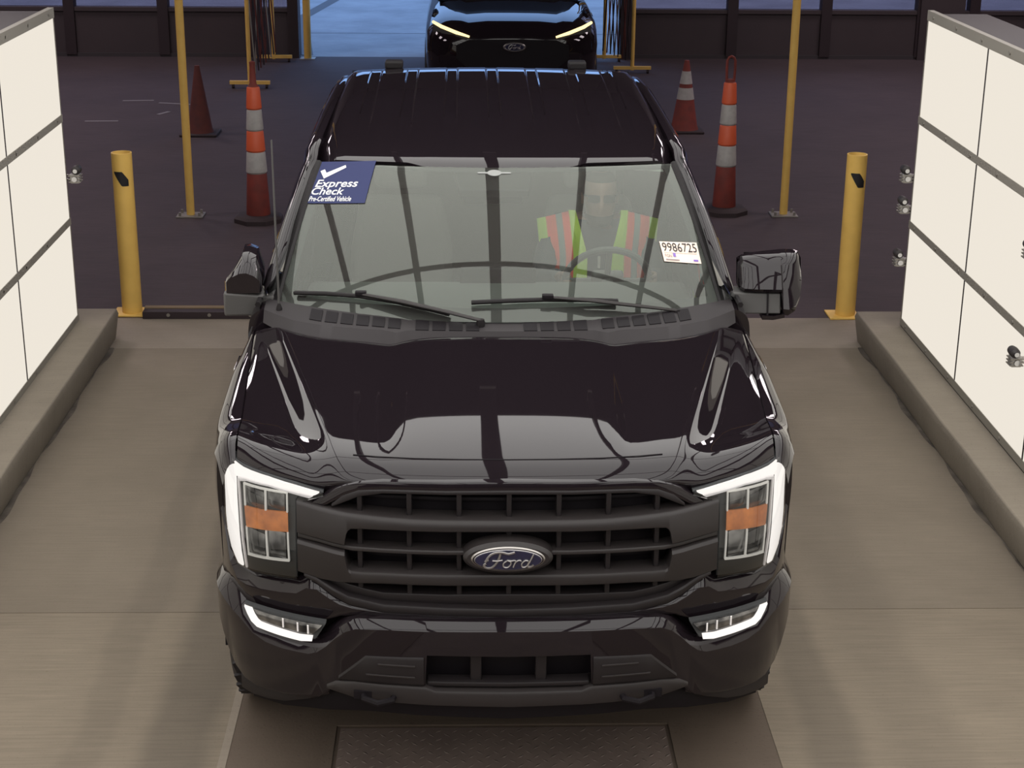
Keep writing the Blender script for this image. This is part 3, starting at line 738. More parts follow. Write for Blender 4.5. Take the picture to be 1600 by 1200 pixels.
# back of the cab
P = [[(s, 4.13+.05*(1-k), 1.38+(1.88-1.38)*k) for s in (-.80+.06*k, -.4, 0, .4, .80-.06*k)] for k in (0, .33, .66, 1)]
MB().grid(P).build('rear_window', M['side_glass'], T)
MB().box(-.93, .93, 4.12, 4.18, .45, 1.39).build('cab_back', M['paint'], T)
for s in (-1, 1):
    # A-pillar from the cowl to the roof, then the roof rail over the doors
    sec = lambda c, wx, wz: c
    path = []
    for k in range(11):
        t = k/10; x = hw(t)+.045; p = W(hw(t), t); path.append((x+.004, p.y+.035, p.z+.008-.01*t))
    loops = []
    for (x, y, z) in path:
        loops.append([(s*(x-.028), y-.012, z+.004), (s*(x-.012), y-.004, z+.016), (s*(x+.012), y+.006, z+.014), (s*(x+.034), y+.03, z-.008), (s*(x+.036), y+.05, z-.03), (s*(x-.01), y+.03, z-.035), (s*(x-.03), y+.0, z-.02)])
    for y in (2.42, 2.7, 3.2, 3.7, 4.0, 4.12):
        x = float(np.interp(y, [2.3, 2.7, 4.12], [.808, .805, .775])); z = float(np.interp(y, [2.3, 2.5, 2.8, 3.2, 3.8, 4.12], [1.79, 1.803, 1.82, 1.842, 1.865, 1.845]))
        loops.append([(s*(x-.028), y-.012, z+.004), (s*(x-.012), y-.004, z+.012), (s*(x+.012), y+.006, z+.006), (s*(x+.034), y+.03, z-.014), (s*(x+.038), y+.05, z-.04), (s*(x-.01), y+.03, z-.045), (s*(x-.03), y+.0, z-.02)])
    MB().loft(loops).build('roof_pillar', M['paint'], T, angle=50)
    # side windows and door pillars
    def sw(y, f):
        xt = .81 if y > 2.3 else .81+(2.3-y)*.09; zt_ = float(np.interp(y, [1.55, 2.3, 2.8, 4.1], [1.41, 1.78, 1.80, 1.83]))
        return (s*(.955+(xt-.955)*f), y, 1.36+(zt_-1.36)*f)
    MB().grid([[sw(y, f) for f in (0, .5, 1)] for y in dense(1.56, 2.58, 8)]).build('side_window', M['side_glass'], T)
    MB().grid([[sw(y, f) for f in (0, .5, 1)] for y in dense(2.68, 3.66, 5)]).build('side_window', M['side_glass'], T)
    for ya, yb_ in ((2.58, 2.68), (3.66, 4.15)):
        loops = [[sw(ya, f), sw(yb_, f), (sw(yb_, f)[0]-s*.04, yb_, sw(yb_, f)[2]), (sw(ya, f)[0]-s*.04, ya, sw(ya, f)[2])] for f in (0, .5, 1)]
        MB().loft(loops).build('door_pillar', M['paint'], T)
    MB().tube([sw(y, 0) for y in dense(1.5, 4.1, 6)], .012, 6).build('window_sill_trim', M['rubber_trim'], T)

# ---- cowl with its row of slots, wipers
P = []
for j in range(121):
    x = -.93+1.86*j/120; y0 = hb(x)+.004; y1 = WY0+.37*x*x+.01; y1 = max(y1, y0+.012)
    P.append([(x, y0+.0, hood_pt((abs(x)*.6, abs(x), -.02), 1)[2]-.020), (x, y0+.3*(y1-y0), 1.344+.0*x), (x, y0+.8*(y1-y0), 1.352), (x, y1, 1.360)])
cowl = MB().grid(P).build('cowl_panel', M['cowl'], T)
def slot(x0, x1, f0, f1, sl=0):
    q = []
    for x, f in ((x0, f0), (x1, f0), (x1+sl, f1), (x0+sl, f1)):
        y0 = hb(x)+.004; y1 = max(WY0+.37*x*x+.01, y0+.012)
        q.append((x, y0+f*(y1-y0), float(np.interp(f, [0, .3, .8, 1], [1.331, 1.344, 1.352, 1.360]))+.003))
    MB().add([tuple(p) for p in q]+[(p[0], p[1], p[2]-.004) for p in q], [(0, 1, 2, 3), (0, 4, 5, 1), (1, 5, 6, 2), (2, 6, 7, 3), (3, 7, 4, 0)]).build('cowl_slot', M['void'], cowl, smooth=False)
for s in (-1, 1):
    for k in range(6):
        a = .385+k*.0615
        slot(*(sorted((s*a, s*(a+.047)))), .45, .92)
    for k in range(4):
        a = .085+k*.064
        slot(*(sorted((s*a, s*(a+.050)))), .30, .93)
def wiper(blade, arm, piv, label):
    r = MB().tube([W(x, t, .018) for x, t in blade], .0115, 8, flat=.8).build('wiper_blade', M['rubber_trim'], T)
    MB().tube([W(x, t, n) for x, t, n in arm], [.010, .012, .014, .010], 8, flat=.6).build('wiper_arm', M['charcoal'], r)
    q = W(*arm[-1][:2], arm[-1][2]); MB().box(q.x-.022, q.x+.022, q.y-.014, q.y+.014, q.z-.006, q.z+.012).build('wiper_clip', M['void'], r, bevel=.004)
    q = W(*arm[0][:2], .01); MB().lathe([(0, .012), (.014, .012), (.017, 0), (.017, -.02)], (q.x, q.y, q.z), 16).build('wiper_pivot', M['rubber_trim'], r)
wiper([(-.815, .072), (-.68, .086), (-.55, .088), (-.40, .070), (-.25, .035), (-.20, .02)], [(-.08, -.01, .02), (-.2, .012, .035), (-.38, .052, .04), (-.545, .088, .03)], None, '')
wiper([(-.115, .082), (.02, .092), (.166, .096), (.31, .088), (.455, .072)], [(.69, -.005, .02), (.52, .03, .03), (.35, .062, .038), (.18, .096, .03)], None, '')
# whip antenna on the fender beside the windscreen
a = MB().tube([(-.868, 1.47, 1.33), (-.872, 1.47, 2.02)], [.0045, .0032], 8).build('antenna', M['arm'], T)
MB().lathe([(.014, 0), (.012, .03), (.005, .05)], (-.868, 1.47, 1.325), 12).build('antenna_base', M['rubber_trim'], a)

# ---- stickers on the windscreen
def on_glass(name, quad, vs, fs, m, parent, n):
    """quad = (x, t) at top-left, top-right, bottom-right, bottom-left; vs in 0..1"""
    out = []
    for a, b in vs:
        tx = [quad[3][i]*(1-a)+quad[2][i]*a for i in (0, 1)]; ty = [quad[0][i]*(1-a)+quad[1][i]*a for i in (0, 1)]
        x = tx[0]*(1-b)+ty[0]*b; t = tx[1]*(1-b)+ty[1]*b; out.append(W(x, t, n))
    return MB().add(out, fs).build(name, m, parent, smooth=False)
def gridq(n=10, m_=6):
    v = [(i/n, j/m_) for i in range(n+1) for j in range(m_+1)]
    f = [(i*(m_+1)+j, (i+1)*(m_+1)+j, (i+1)*(m_+1)+j+1, i*(m_+1)+j+1) for i in range(n) for j in range(m_)]; return v, f
Q = [(-.770, 1.0), (-.520, 1.035), (-.5549, .685), (-.815, .655)]
v_, f_ = gridq()
st = on_glass('check_sticker', Q, v_, f_, M['blue'], None, .003)
tag(st, 'blue sticker reading Express Check in the windshield corner', 'sticker')
def lerpq(Q, a0, a1, b0, b1):
    def p(a, b):
        tx = [Q[3][i]*(1-a)+Q[2][i]*a for i in (0, 1)]; ty = [Q[0][i]*(1-a)+Q[1][i]*a for i in (0, 1)]
        return (tx[0]*(1-b)+ty[0]*b, tx[1]*(1-b)+ty[1]*b)
    return [p(a0, b1), p(a1, b1), p(a1, b0), p(a0, b0)]
def txt_on(name, txt, Q, a0, a1, b0, b1, m, parent, n=.005, shear=0, bold=0):
    v, f = text_mesh(txt, shear, bold); return on_glass(name, lerpq(Q, a0, a1, b0, b1), v, f, m, parent, n)
txt_on('lettering', 'Express', Q, .085, .80, .30, .53, M['white'], st, bold=.014, shear=.15)
txt_on('lettering', 'Check', Q, .06, .60, .18, .345, M['white'], st, bold=.014, shear=.15)
txt_on('lettering', 'Pre-Certified Vehicle', Q, .06, .76, .035, .145, M['white'], st, bold=.01, shear=.12)
ck = [(.085, .745), (.15, .79), (.20, .70), (.49, .895), (.515, .83), (.19, .56)]
vv = lambda P_: P_
on_glass('check_mark', Q, ck, [(0, 1, 2, 5), (2, 3, 4, 5)], M['white'], st, .005)
Q2 = [(.655, .415), (.8166, .3867), (.8257, .2539), (.6665, .2903)]
tg = on_glass('number_tag', Q2, v_, f_, M['tag_paper'], None, .003)
tag(tg, 'peach paper tag numbered 9986725 on the driver side of the windshield', 'tag')
txt_on('number', '9986725', Q2, .045, .955, .50, .93, M['ink'], tg, bold=.0)
txt_on('small_print', 'FGN', Q2, .06, .24, .20, .36, M['ink_soft'], tg)
on_glass('printed_line', lerpq(Q2, .05, .93, .42, .435), v_, f_, M['ink_soft'], tg, .005)
on_glass('bar_code', lerpq(Q2, .06, .42, .06, .12), v_, f_, M['ink_soft'], tg, .005)
on_glass('purple_mark', lerpq(Q2, .28, .35, .24, .42), v_, f_, M['ink_purple'], tg, .005)
on_glass('purple_mark', lerpq(Q2, .80, .93, .07, .16), v_, f_, M['ink_purple'], tg, .005)

# ---- nose: grille
strip('grille_surround', [0, .2, .40, .477, .52, .55, .58, .605, .63], [(0, 1.212), (.40, 1.205), (.477, 1.196), (.54, 1.178), (.577, 1.150), (.63, 1.112)], [(0, 1.185), (.40, 1.180), (.477, 1.172), (.53, 1.150), (.56, 1.125), (.63, 1.088)], M['paint'], off=.004, bev=.0015)
strip('grille_backing', [0, .3, .5, .6, .69], [(0, 1.19), (.47, 1.18), (.60, 1.10), (.69, 1.08)], [(0, .785), (.45, .80), (.60, .86), (.69, .89)], M['void'], off=.085, depth=.03)
strip('grille_frame', [0, .2, .40, .477, .53, .565], [(0, 1.186), (.40, 1.181), (.477, 1.173), (.53, 1.150), (.565, 1.118)], [(0, 1.172), (.40, 1.167), (.46, 1.160), (.51, 1.135), (.565, 1.108)], M['dark_charcoal'], off=.002, bev=.004)
xs = [0, .1, .2, .3, .4, .47, .503, .506, .512, .518, .524, .53, .535, .56, .60, .64, .68]
b1t = [(0, 1.095), (.3, 1.095), (.52, 1.102), (.6, 1.108), (.68, 1.118)]
b1b = [(0, 1.060), (.4, 1.057), (.500, 1.054), (.512, 1.044), (.518, 1.03), (.521, .996), (.56, 1.0), (.605, 1.006), (.68, 1.012)]
b2t = [(0, .921), (.4, .917), (.500, .912), (.512, .920), (.518, .935), (.521, .974), (.56, .978), (.605, .984), (.68, .990)]
b2b = [(0, .880), (.4, .877), (.545, .867), (.60, .868), (.65, .875), (.68, .879)]
g1 = strip('grille_bar', xs, b1t, b1b, M['charcoal'], off=-.020, depth=.09, bev=.006, bevt=.012)
g2 = strip('grille_bar', xs, b2t, b2b, M['charcoal'], off=-.020, depth=.09, bev=.006, bevt=.012)
strip('centre_bar', [0, .1, .2, .3, .4, .5, .56, .61, .679], [(0, .994), (.4, .992), (.52, .990), (.60, 1.001), (.68, 1.009)], [(0, .980), (.4, .978), (.52, .976), (.60, .989), (.68, .993)], M['charcoal'], off=-.006, depth=.06, bev=.003)
def row(z0, z1, n0, off=.012):
    for k in range(-3, 4):
        x = .1585*k
        if abs(x) > n0: continue
        yy = yf(x, (z0+z1)/2)+off
        MB().box(x-.008, x+.008, yy, yy+.08, z0, z1).build('grille_rib', M['dark_charcoal'], T, bevel=.003)
row(1.09, 1.18, .5); row(.985, 1.06, .5); row(.91, .985, .5); row(.80, .885, .5)
for z, d in ((1.135, .03), (1.028, .03), (.945, .03), (.845, .03)):
    strip('grille_mesh_bar', [0, .2, .4, .515], [(0, z+.006), (.52, z+.006)], [(0, z-.006), (.52, z-.006)], M['void'], off=d+.03, depth=.03, bev=.002)
strip('grille_lower_frame', [0, .2, .4, .46, .515, .54, .567, .59, .608, .64], [(0, .838), (.40, .833), (.46, .842), (.515, .853), (.56, .866), (.608, .876), (.64, .882)], [(0, .800), (.4, .804), (.46, .812), (.515, .822), (.54, .832), (.567, .846), (.608, .870), (.64, .876)], M['dark_charcoal'], off=.008, depth=.06, bev=.004)
strip('grille_sill', [0, .2, .4, .515, .567, .62, .66], [(0, .800), (.4, .806), (.515, .824), (.567, .848), (.608, .873), (.66, .880)], [(0, .765), (.4, .770), (.5, .782), (.567, .815), (.62, .85), (.66, .868)], M['dark_charcoal'], off=-.022, depth=.08, bev=.010)
# oval emblem with a silver script
def oval(cx, cz, a, b, n=48): return [(cx+a*math.cos(2*PI*k/n), cz+b*math.sin(2*PI*k/n)) for k in range(n)]
def disc(name, a, b, y0, y1, m, parent, rim=.006, cx=-.004, cz=.985):
    loops = [[(x, y1, z) for x, z in oval(cx, cz, a, b)], [(x, y0+rim, z) for x, z in oval(cx, cz, a, b)], [(x, y0, z) for x, z in oval(cx, cz, a-rim, b-rim)]]
    return MB().loft(loops).build(name, m, parent, angle=40)
em = disc('emblem', .142, .056, -.040, .03, M['charcoal'], T, .012)
disc('emblem_ring', .118, .044, -.044, -.03, M['satin'], em, .005)
disc('emblem_gap', .112, .039, -.0455, -.03, M['void'], em, .002)
disc('emblem_line', .108, .0365, -.047, -.03, M['silver'], em, .002)
disc('emblem_face', .1055, .0345, -.0485, -.03, M['emblem_blue'], em, .002)
def script(strokes, cx, cz, sc, y, r, parent, name='script_letter'):
    for st_ in strokes:
        P_ = [Vector(p) for p in st_]; pts = []
        for i in range(len(P_)-1):
            p0 = P_[max(i-1, 0)]; p1 = P_[i]; p2 = P_[i+1]; p3 = P_[min(i+2, len(P_)-1)]
            for k in range(5):
                u = k/5; q = .5*((2*p1)+(p2-p0)*u+(2*p0-5*p1+4*p2-p3)*u*u+(3*p1-p0-3*p2+p3)*u**3); pts.append(q)
        pts.append(P_[-1])
        MB().tube([(cx+q.x*sc, y, cz+q.y*sc) for q in pts], r, 8, flat=.7).build(name, M['silver'], parent)
strokes = [
    [(-2.55, -.15), (-2.3, .35), (-1.8, .75), (-1.1, .85), (-.5, .70), (-.2, .72), (.2, .85)],          # F top stroke
    [(-2.55, -.15), (-2.5, .0), (-2.25, .08)],
    [(-1.15, .72), (-1.3, .2), (-1.6, -.35), (-2.0, -.72), (-2.5, -.72), (-2.7, -.45), (-2.5, -.30)],     # F stem with loop
    [(-1.9, .02), (-1.4, .0), (-.95, .08)],
    [(-.55, .0), (-.85, -.25), (-.85, -.6), (-.5, -.68), (-.2, -.4), (-.2, -.1), (-.5, .05), (-.15, .0), (.15, .05)],   # o
    [(.15, .05), (.3, -.05), (.15, -.4), (.05, -.68)], [(.2, -.25), (.45, .0), (.7, .05), (.8, -.05)],  # r
    [(1.45, -.0), (1.15, .02), (.85, -.3), (.9, -.62), (1.2, -.62), (1.5, -.3), (1.75, .2), (1.95, .65)],
    [(1.6, .0), (1.45, -.4), (1.5, -.65), (1.75, -.6), (1.95, -.42)],                                    # d
]
script(strokes, .010, .985, .0335, -.052, .0036, em)

# ---- painted apron between lamps and bumper
strip('front_apron', [0, .2, .4, .50, .545, .58, .62, .655, .69, .75, .81, .87, .905, .935, .955, .975], [(0, .790), (.4, .795), (.50, .80), (.545, .82), (.58, .846), (.62, .874), (.655, .872), (.69, .845), (.87, .813), (.905, .81), (.935, .85), (.955, .96), (.975, 1.0)],
      [(0, .742), (.4, .742), (.50, .752), (.55, .742), (.59, .722), (.66, .70), (.87, .70), (.975, .70)], M['paint'], off=-.020, depth=.05, bev=.012, bevt=tab([(0, .02), (.50, .02), (.60, .045), (1, .05)]), nbev=True, angle=26)

# ---- bumper
bz_t = tab([(0, .770), (.4, .766), (.49, .760), (.525, .748), (.56, .722), (.59, .692), (.62, .667), (.65, .654), (.74, .650), (.80, .654), (.845, .668), (.886, .700), (.92, .716), (.966, .735), (.99, .738), (1.015, .72)])
bz_b = tab([(0, .652), (.262, .652), (.268, .545), (.545, .545), (.575, .50), (.61, .462), (.72, .440), (.84, .425), (.90, .435), (.93, .47), (.966, .54), (.99, .60), (1.015, .62)])
bxs = [0, .13, .262, .268, .33, .40, .46, .49, .525, .56, .59, .62, .65, .69, .74, .77, .80, .845, .886, .92, .945, .966, .98, .99, 1.0, 1.008, 1.015]
bumper = strip('front_bumper', bxs, bz_t, bz_b, M['paint'], off=0, depth=.10, bev=.012, yfun=yb, bevt=tab([(0, .024), (.50, .026), (.60, .038), (1, .044)]), angle=26, nbev=True)
strip('bumper_lower_corner', [.585, .66, .74, .80, .86, .90], [(.585, .50), (.72, .452), (.84, .434), (.98, .45), (1.0, .50)], [(.585, .47), (.72, .405), (.84, .378), (.92, .38), (.98, .41), (1.0, .46)], M['dark_charcoal'], off=.015, depth=.09, bev=.01, yfun=yb, both=False, parent=bumper)
strip('bumper_lower_corner', [-q for q in (.585, .66, .74, .80, .86, .90)], [(.585, .50), (.72, .452), (.84, .434), (.98, .45), (1.0, .50)], [(.585, .47), (.72, .405), (.84, .378), (.92, .38), (.98, .41), (1.0, .46)], M['dark_charcoal'], off=.015, depth=.09, bev=.01, yfun=yb, both=False, parent=bumper)
strip('bumper_opening', [0, .13, .27], [(0, .660), (.3, .660)], [(0, .535), (.3, .535)], M['void'], off=.085, depth=.02, yfun=yb, parent=bumper)
for x in (-.105, .105):
    yy = CBT(x)+.03
    MB().box(x-.018, x+.018, yy, yy+.05, .545, .655).build('opening_bar', M['dark_charcoal'], bumper, bevel=.004)
strip('opening_edge', [0, .1, .2, .26], [(0, .557), (.3, .557)], [(0, .540), (.3, .540)], M['dark_charcoal'], off=.012, yfun=yb, parent=bumper, bev=.004)
for s in (-1, 1):
    xs_ = [.272, .30, .36, .41, .46, .50, .55]
    xs_ = [s*q for q in xs_]
    ins = strip('bumper_insert', xs_, [(.27, .652), (.46, .645), (.55, .560)], [(.27, .548), (.55, .545)], M['dark_charcoal'], off=-.006, depth=.02, bev=.010, yfun=yb, both=False, parent=bumper)
    for z in (.618, .578):
        strip('insert_rib', [s*q for q in ([.30, .36, .42] if z > .6 else [.30, .38, .46])], [(0, z+.004), (1, z+.004)], [(0, z-.003), (1, z-.003)], M['charcoal'], off=-.010, depth=.01, bev=.002, yfun=yb, both=False, parent=ins)
strip('valance', [0, .12, .235, .268, .34, .42, .50, .56, .59], [(0, .534), (.235, .534), (.268, .547), (.42, .547), (.545, .549), (.59, .520)], [(0, .474), (.3, .477), (.49, .482), (.55, .495), (.59, .505)], M['charcoal'], off=-.008, depth=.12, bev=.012, bevt=.012, yfun=yb)
strip('air_dam', [0, .15, .3, .45, .60, .75, .86], [(0, .49), (.5, .49), (.6, .47), (.86, .40)], [(0, .40), (.5, .41), (.7, .37), (.86, .35)], M['void'], off=.05, depth=.05, yfun=yb)
for s in (-1, 1):
    hk = MB().tube([(s*.36, -.01, .500), (s*.375, -.075, .503), (s*.42, -.095, .503), (s*.465, -.065, .503), (s*.475, .0, .500)], .011, 8).build('tow_hook', M['void'], T)
    MB().box(s*.34, s*.50, -.045, .03, .492, .518).build('hook_recess', M['void'], hk)

# ---- headlights and fog lights
for s in (-1, 1):
    hx = [.592, .62, .65, .683, .686, .72, .76, .80, .84, .867, .885, .904, .92, .935, .945, .951, .955]
    hl = strip('headlight', [s*q for q in hx], [(.592, 1.151), (.687, 1.163), (.775, 1.167), (.869, 1.168), (.945, 1.176), (.955, 1.16)],
               [(.592, 1.146), (.64, 1.125), (.683, 1.108), (.686, .842), (.867, .813), (.904, .809), (.935, .853), (.951, .954), (.955, 1.07)], M['housing'], off=.012, depth=.06, bev=.003, both=False)
    ribbon('light_tube', [(.904, .815), (.930, .853), (.944, .905), (.948, .96), (.950, 1.07), (.947, 1.172)], [(.880, .818), (.888, .86), (.892, .91), (.895, .98), (.898, 1.05), (.898, 1.122)], M['led'], off=-.002, depth=.02, parent=hl, s=s)
    ribbon('light_tube', [(.946, 1.172), (.869, 1.163), (.775, 1.163), (.687, 1.157), (.605, 1.149)], [(.898, 1.122), (.86, 1.135), (.776, 1.143), (.688, 1.141), (.625, 1.137)], M['led'], off=-.002, depth=.02, parent=hl, s=s)
    ribbon('light_guide', [(.893, 1.116), (.886, .98), (.883, .91), (.873, .818)], [(.884, 1.112), (.878, .98), (.875, .91), (.864, .819)], M['led_edge'], off=.0, depth=.02, parent=hl, s=s)
    ribbon('light_guide', [(.893, 1.118), (.86, 1.131), (.776, 1.140), (.688, 1.137), (.625, 1.135)], [(.884, 1.111), (.855, 1.124), (.776, 1.132), (.69, 1.128), (.64, 1.124)], M['led_edge'], off=.0, depth=.02, parent=hl, s=s)
    # 2 x 2 reflector bowls with a frame and the amber marker across
    def cell(x0, x1, z0, z1):
        c = ribbon('reflector_bowl', [(x0, z1), (x1, z1+.004)], [(x0, z0), (x1, z0+.005)], M['reflector'], off=.006, depth=.01, parent=hl, s=s)
    cell(.795, .862, 1.045, 1.105); cell(.722, .782, 1.062, 1.118); cell(.795, .858, .875, .965); cell(.722, .782, .900, .99)
    ribbon('amber_marker', [(.868, 1.036), (.712, 1.064)], [(.862, .968), (.712, .998)], M['amber'], off=.001, depth=.01, parent=hl, s=s)
    fr = lambda A, B: ribbon('lamp_frame', A, B, M['lens_frame'], off=-.002, depth=.012, parent=hl, s=s)
    fr([(.870, 1.112), (.868, 1.040)], [(.863, 1.112), (.861, 1.040)])
    fr([(.793, 1.118), (.793, 1.050)], [(.785, 1.118), (.785, 1.052)])
    fr([(.868, 1.114), (.712, 1.130)], [(.867, 1.109), (.712, 1.125)])
    fr([(.717, 1.126), (.717, 1.064)], [(.711, 1.126), (.711, 1.064)])
    fr([(.865, .968), (.861, .870)], [(.858, .968), (.855, .872)])
    fr([(.793, .980), (.791, .885)], [(.786, .980), (.783, .885)])
    fr([(.717, .996), (.715, .900)], [(.711, .996), (.709, .900)])
    fr([(.861, .875), (.711, .903)], [(.861, .868), (.711, .897)])
    ctop = tab([(.592, 1.153), (.687, 1.165), (.775, 1.169), (.869, 1.170), (.945, 1.178), (.955, 1.162)])
    cbot = tab([(.592, 1.144), (.64, 1.123), (.683, 1.106), (.686, .840), (.867, .811), (.904, .807), (.935, .851), (.951, .952), (.955, 1.07)])
    MB().grid([[(s*q, yf(q, cbot(q)+(ctop(q)-cbot(q))*f)-.012+.01*(f == 0 or f == 1), cbot(q)+(ctop(q)-cbot(q))*f) for f in (0, .03, .25, .5, .75, .97, 1)] for q in hx]).build('headlight_cover', M['lens'], hl, angle=60)
    # fog light
    fg = ribbon('fog_light', [(.872, .716), (.80, .722), (.70, .728), (.588, .733)], [(.838, .652), (.80, .656), (.68, .656), (.625, .668)], M['housing'], off=.012, depth=.03, yfun=yb, s=s)
    ribbon('light_tube', [(.872, .712), (.862, .690), (.848, .668), (.828, .656), (.75, .655), (.674, .656), (.636, .664)], [(.843, .715), (.834, .697), (.822, .683), (.812, .678), (.75, .677), (.676, .676), (.632, .682)], M['led'], off=-.002, depth=.02, yfun=yb, parent=fg, s=s)
    ribbon('fog_lens', [(.836, .716), (.75, .720), (.68, .724), (.60, .728)], [(.812, .684), (.75, .683), (.68, .683), (.635, .688)], M['reflector'], off=.002, depth=.01, yfun=yb, parent=fg, s=s)
    for q in (.68, .73, .645):
        ribbon('fog_lens_rib', [(q+.006, .720), (q+.006, .690)], [(q, .720), (q, .690)], M['led_edge'], off=-.002, depth=.01, yfun=yb, parent=fg, s=s)

# ---- wheels
def wheel(x, y):
    s = 1 if x > 0 else -1
    R_, Wd = .405, .275
    hwid = Wd/2
    prof = [(.245, -hwid+.02), (.30, -hwid-.004), (.36, -hwid), (.392, -hwid+.02), (R_-.002, -hwid+.045), (R_, -.05), (R_, .05), (R_-.002, hwid-.045), (.392, hwid-.02), (.36, hwid), (.30, hwid+.004), (.245, hwid-.02)]
    tr = MB().lathe(prof, (x, y, R_-.002), 60, 'x').build('tyre', M['rubber'], T)
    mb = MB()
    for k in range(36):
        a = 2*PI*k/36
        for u, sh in ((-.098, 0), (-.05, .5), (.0, 0), (.05, .5), (.098, 0)):
            aa = a+sh*2*PI/36; mt = Matrix.Translation((x+u, y, R_-.002)) @ Matrix.Rotation(aa, 4, 'X') @ Matrix.Rotation(.25*(1 if u < 0 else -1), 4, 'Z')
            mb.box(-.022, .022, -.024, .024, R_-.012, R_+.001 if abs(u) < .09 else R_-.001, mt=mt)
    t2 = mb.build('tread_blocks', M['rubber'], tr, smooth=False)
    o_ = s*(hwid-.03)
    rm = MB().lathe([(.245, -o_), (.235, -o_*.5), (.225, o_*.5), (.245, o_), (.25, o_*1.05)], (x, y, R_), 40, 'x').build('rim', M['rim'], T)
    for k in range(6):
        a = 2*PI*k/6; mt = Matrix.Translation((x+s*.09, y, R_)) @ Matrix.Rotation(a, 4, 'X')
        MB().box(-.012, .012, -.028, .028, .03, .238, mt=mt).build('spoke', M['rim'], rm, bevel=.005)
    MB().lathe([(0, s*.12), (.05, s*.12), (.065, s*.09), (.065, s*.0)], (x, y, R_), 24, 'x').build('hub', M['rim'], rm)
for x in (-.858, .858):
    for y in (.955, 4.65): wheel(x, y)

# ---- mirrors
def mirror(s, folded):
    r = None
    def P_(x, y, z): return (s*x, y, z)
    if not folded:
        # arm, with a joint line, entering the head from below
        arm = MB().loft([[P_(.925, y, z) for y, z in ((1.60, 1.292), (1.615, 1.378), (1.72, 1.378), (1.72, 1.292))], [P_(1.128, y, z) for y, z in ((1.555, 1.305), (1.575, 1.385), (1.68, 1.385), (1.68, 1.305))]]).build('mirror_arm', M['arm'], T, bevel=.006)
        MB().loft([[P_(x, y, z) for y, z in ((1.560, 1.298), (1.578, 1.386), (1.60, 1.386), (1.60, 1.298))] for x in (1.074, 1.080)]).build('arm_joint', M['void'], arm)
        loops = []
        for x, z0, z1, y0, y1 in ((.968, 1.392, 1.492, 1.62, 1.72), (.985, 1.386, 1.508, 1.59, 1.735), (1.03, 1.388, 1.517, 1.57, 1.74), (1.08, 1.390, 1.522, 1.56, 1.745), (1.128, 1.390, 1.527, 1.555, 1.745), (1.138, 1.300, 1.528, 1.55, 1.745), (1.16, 1.296, 1.530, 1.552, 1.742), (1.19, 1.312, 1.531, 1.565, 1.735), (1.21, 1.350, 1.527, 1.59, 1.725), (1.221, 1.41, 1.505, 1.63, 1.70)):
            h_ = z1-z0
            q = [(y0+.115, z1), (y0+.080, z1-.012), (y0+.060, z1-.035), (y0+.030, z0+h_*.45), (y0, z0+h_*.12), (y0+.012, z0), (y1-.02, z0), (y1, z0+.03), (y1, z1-.03), (y1-.015, z1)]
            loops.append([P_(x, y, z) for y, z in q])
        head = MB().loft(loops).build('mirror_head', M['paint'], T, angle=35)
        MB().loft([[P_(x, y, z) for y, z in ((1.552, z0), (1.552, z0+.016), (1.62, z0+.016), (1.62, z0))] for x, z0 in ((1.055, 1.282), (1.10, 1.281), (1.145, 1.290))]).build('mirror_lower_lip', M['paint'], head)
        MB().box(min(s*1.0, s*1.19), max(s*1.0, s*1.19), 1.742, 1.752, 1.40, 1.51).build('mirror_glass', M['chrome'], head)
    else:
        arm = MB().loft([[P_(.90, y, z) for y, z in ((1.58, 1.290), (1.58, 1.372), (1.70, 1.375), (1.70, 1.295))], [P_(1.098, y, z) for y, z in ((1.56, 1.292), (1.56, 1.392), (1.69, 1.392), (1.69, 1.292))]]).build('mirror_arm', M['arm'], T, bevel=.01)
        loops = []
        for y, x0, x1, z0, z1 in ((1.565, .955, 1.085, 1.388, 1.47), (1.60, .950, 1.095, 1.385, 1.50), (1.66, .955, 1.09, 1.385, 1.525), (1.74, .955, 1.085, 1.385, 1.535), (1.80, .96, 1.08, 1.39, 1.53), (1.83, .97, 1.07, 1.40, 1.50)):
            q = [(x0, z0), (x0-.002, z0+.05), (x0+.02, z1-.012), (x0+.05, z1), (x0+.075, z1-.002), (x1-.012, z0+.06), (x1, z0+.045), (x1, z0)]
            loops.append([P_(x, y, z) for x, z in q])
        head = MB().loft(loops).build('mirror_head', M['paint'], T, angle=40)
mirror(1, False); mirror(-1, True)

# ---- cabin
MB().box(-.80, .80, 1.50, 2.02, .95, 1.315).build('dashboard', M['interior'], T, bevel=.03)
MB().box(-.88, .88, 1.50, 4.12, .50, .56).build('cabin_floor', M['interior'], T)
MB().box(-.12, .12, 1.55, 1.60, 1.30, 1.312).build('dash_vent', M['void'], T)
MB().box(-.16, .16, 1.97, 2.0, 1.20, 1.38).build('centre_screen', M['void'], T, bevel=.006)
P = [[(x, y, rz(y)-.05-.05*x*x) for x in dense(-.72, .72, 7)] for y in (2.26, 2.6, 3.2, 3.8, 4.08)]
MB().grid(P).build('headliner', M['headliner'], T)
def seat(x):
    b = MB().box(x-.26, x+.26, 2.62, 3.12, .72, .88).build('seat', M['seat'], T, bevel=.05)
    bk = MB().loft([[(x-.24, 3.02, .80), (x+.24, 3.02, .80), (x+.24, 3.14, .80), (x-.24, 3.14, .80)], [(x-.25, 3.08, 1.15), (x+.25, 3.08, 1.15), (x+.25, 3.22, 1.15), (x-.25, 3.22, 1.15)], [(x-.20, 3.14, 1.42), (x+.20, 3.14, 1.42), (x+.20, 3.24, 1.42), (x-.20, 3.24, 1.42)]]).build('seat_back', M['seat'], b, bevel=.04)
    MB().box(x-.13, x+.13, 3.12, 3.22, 1.46, 1.63).build('headrest', M['seat'], b, bevel=.035)
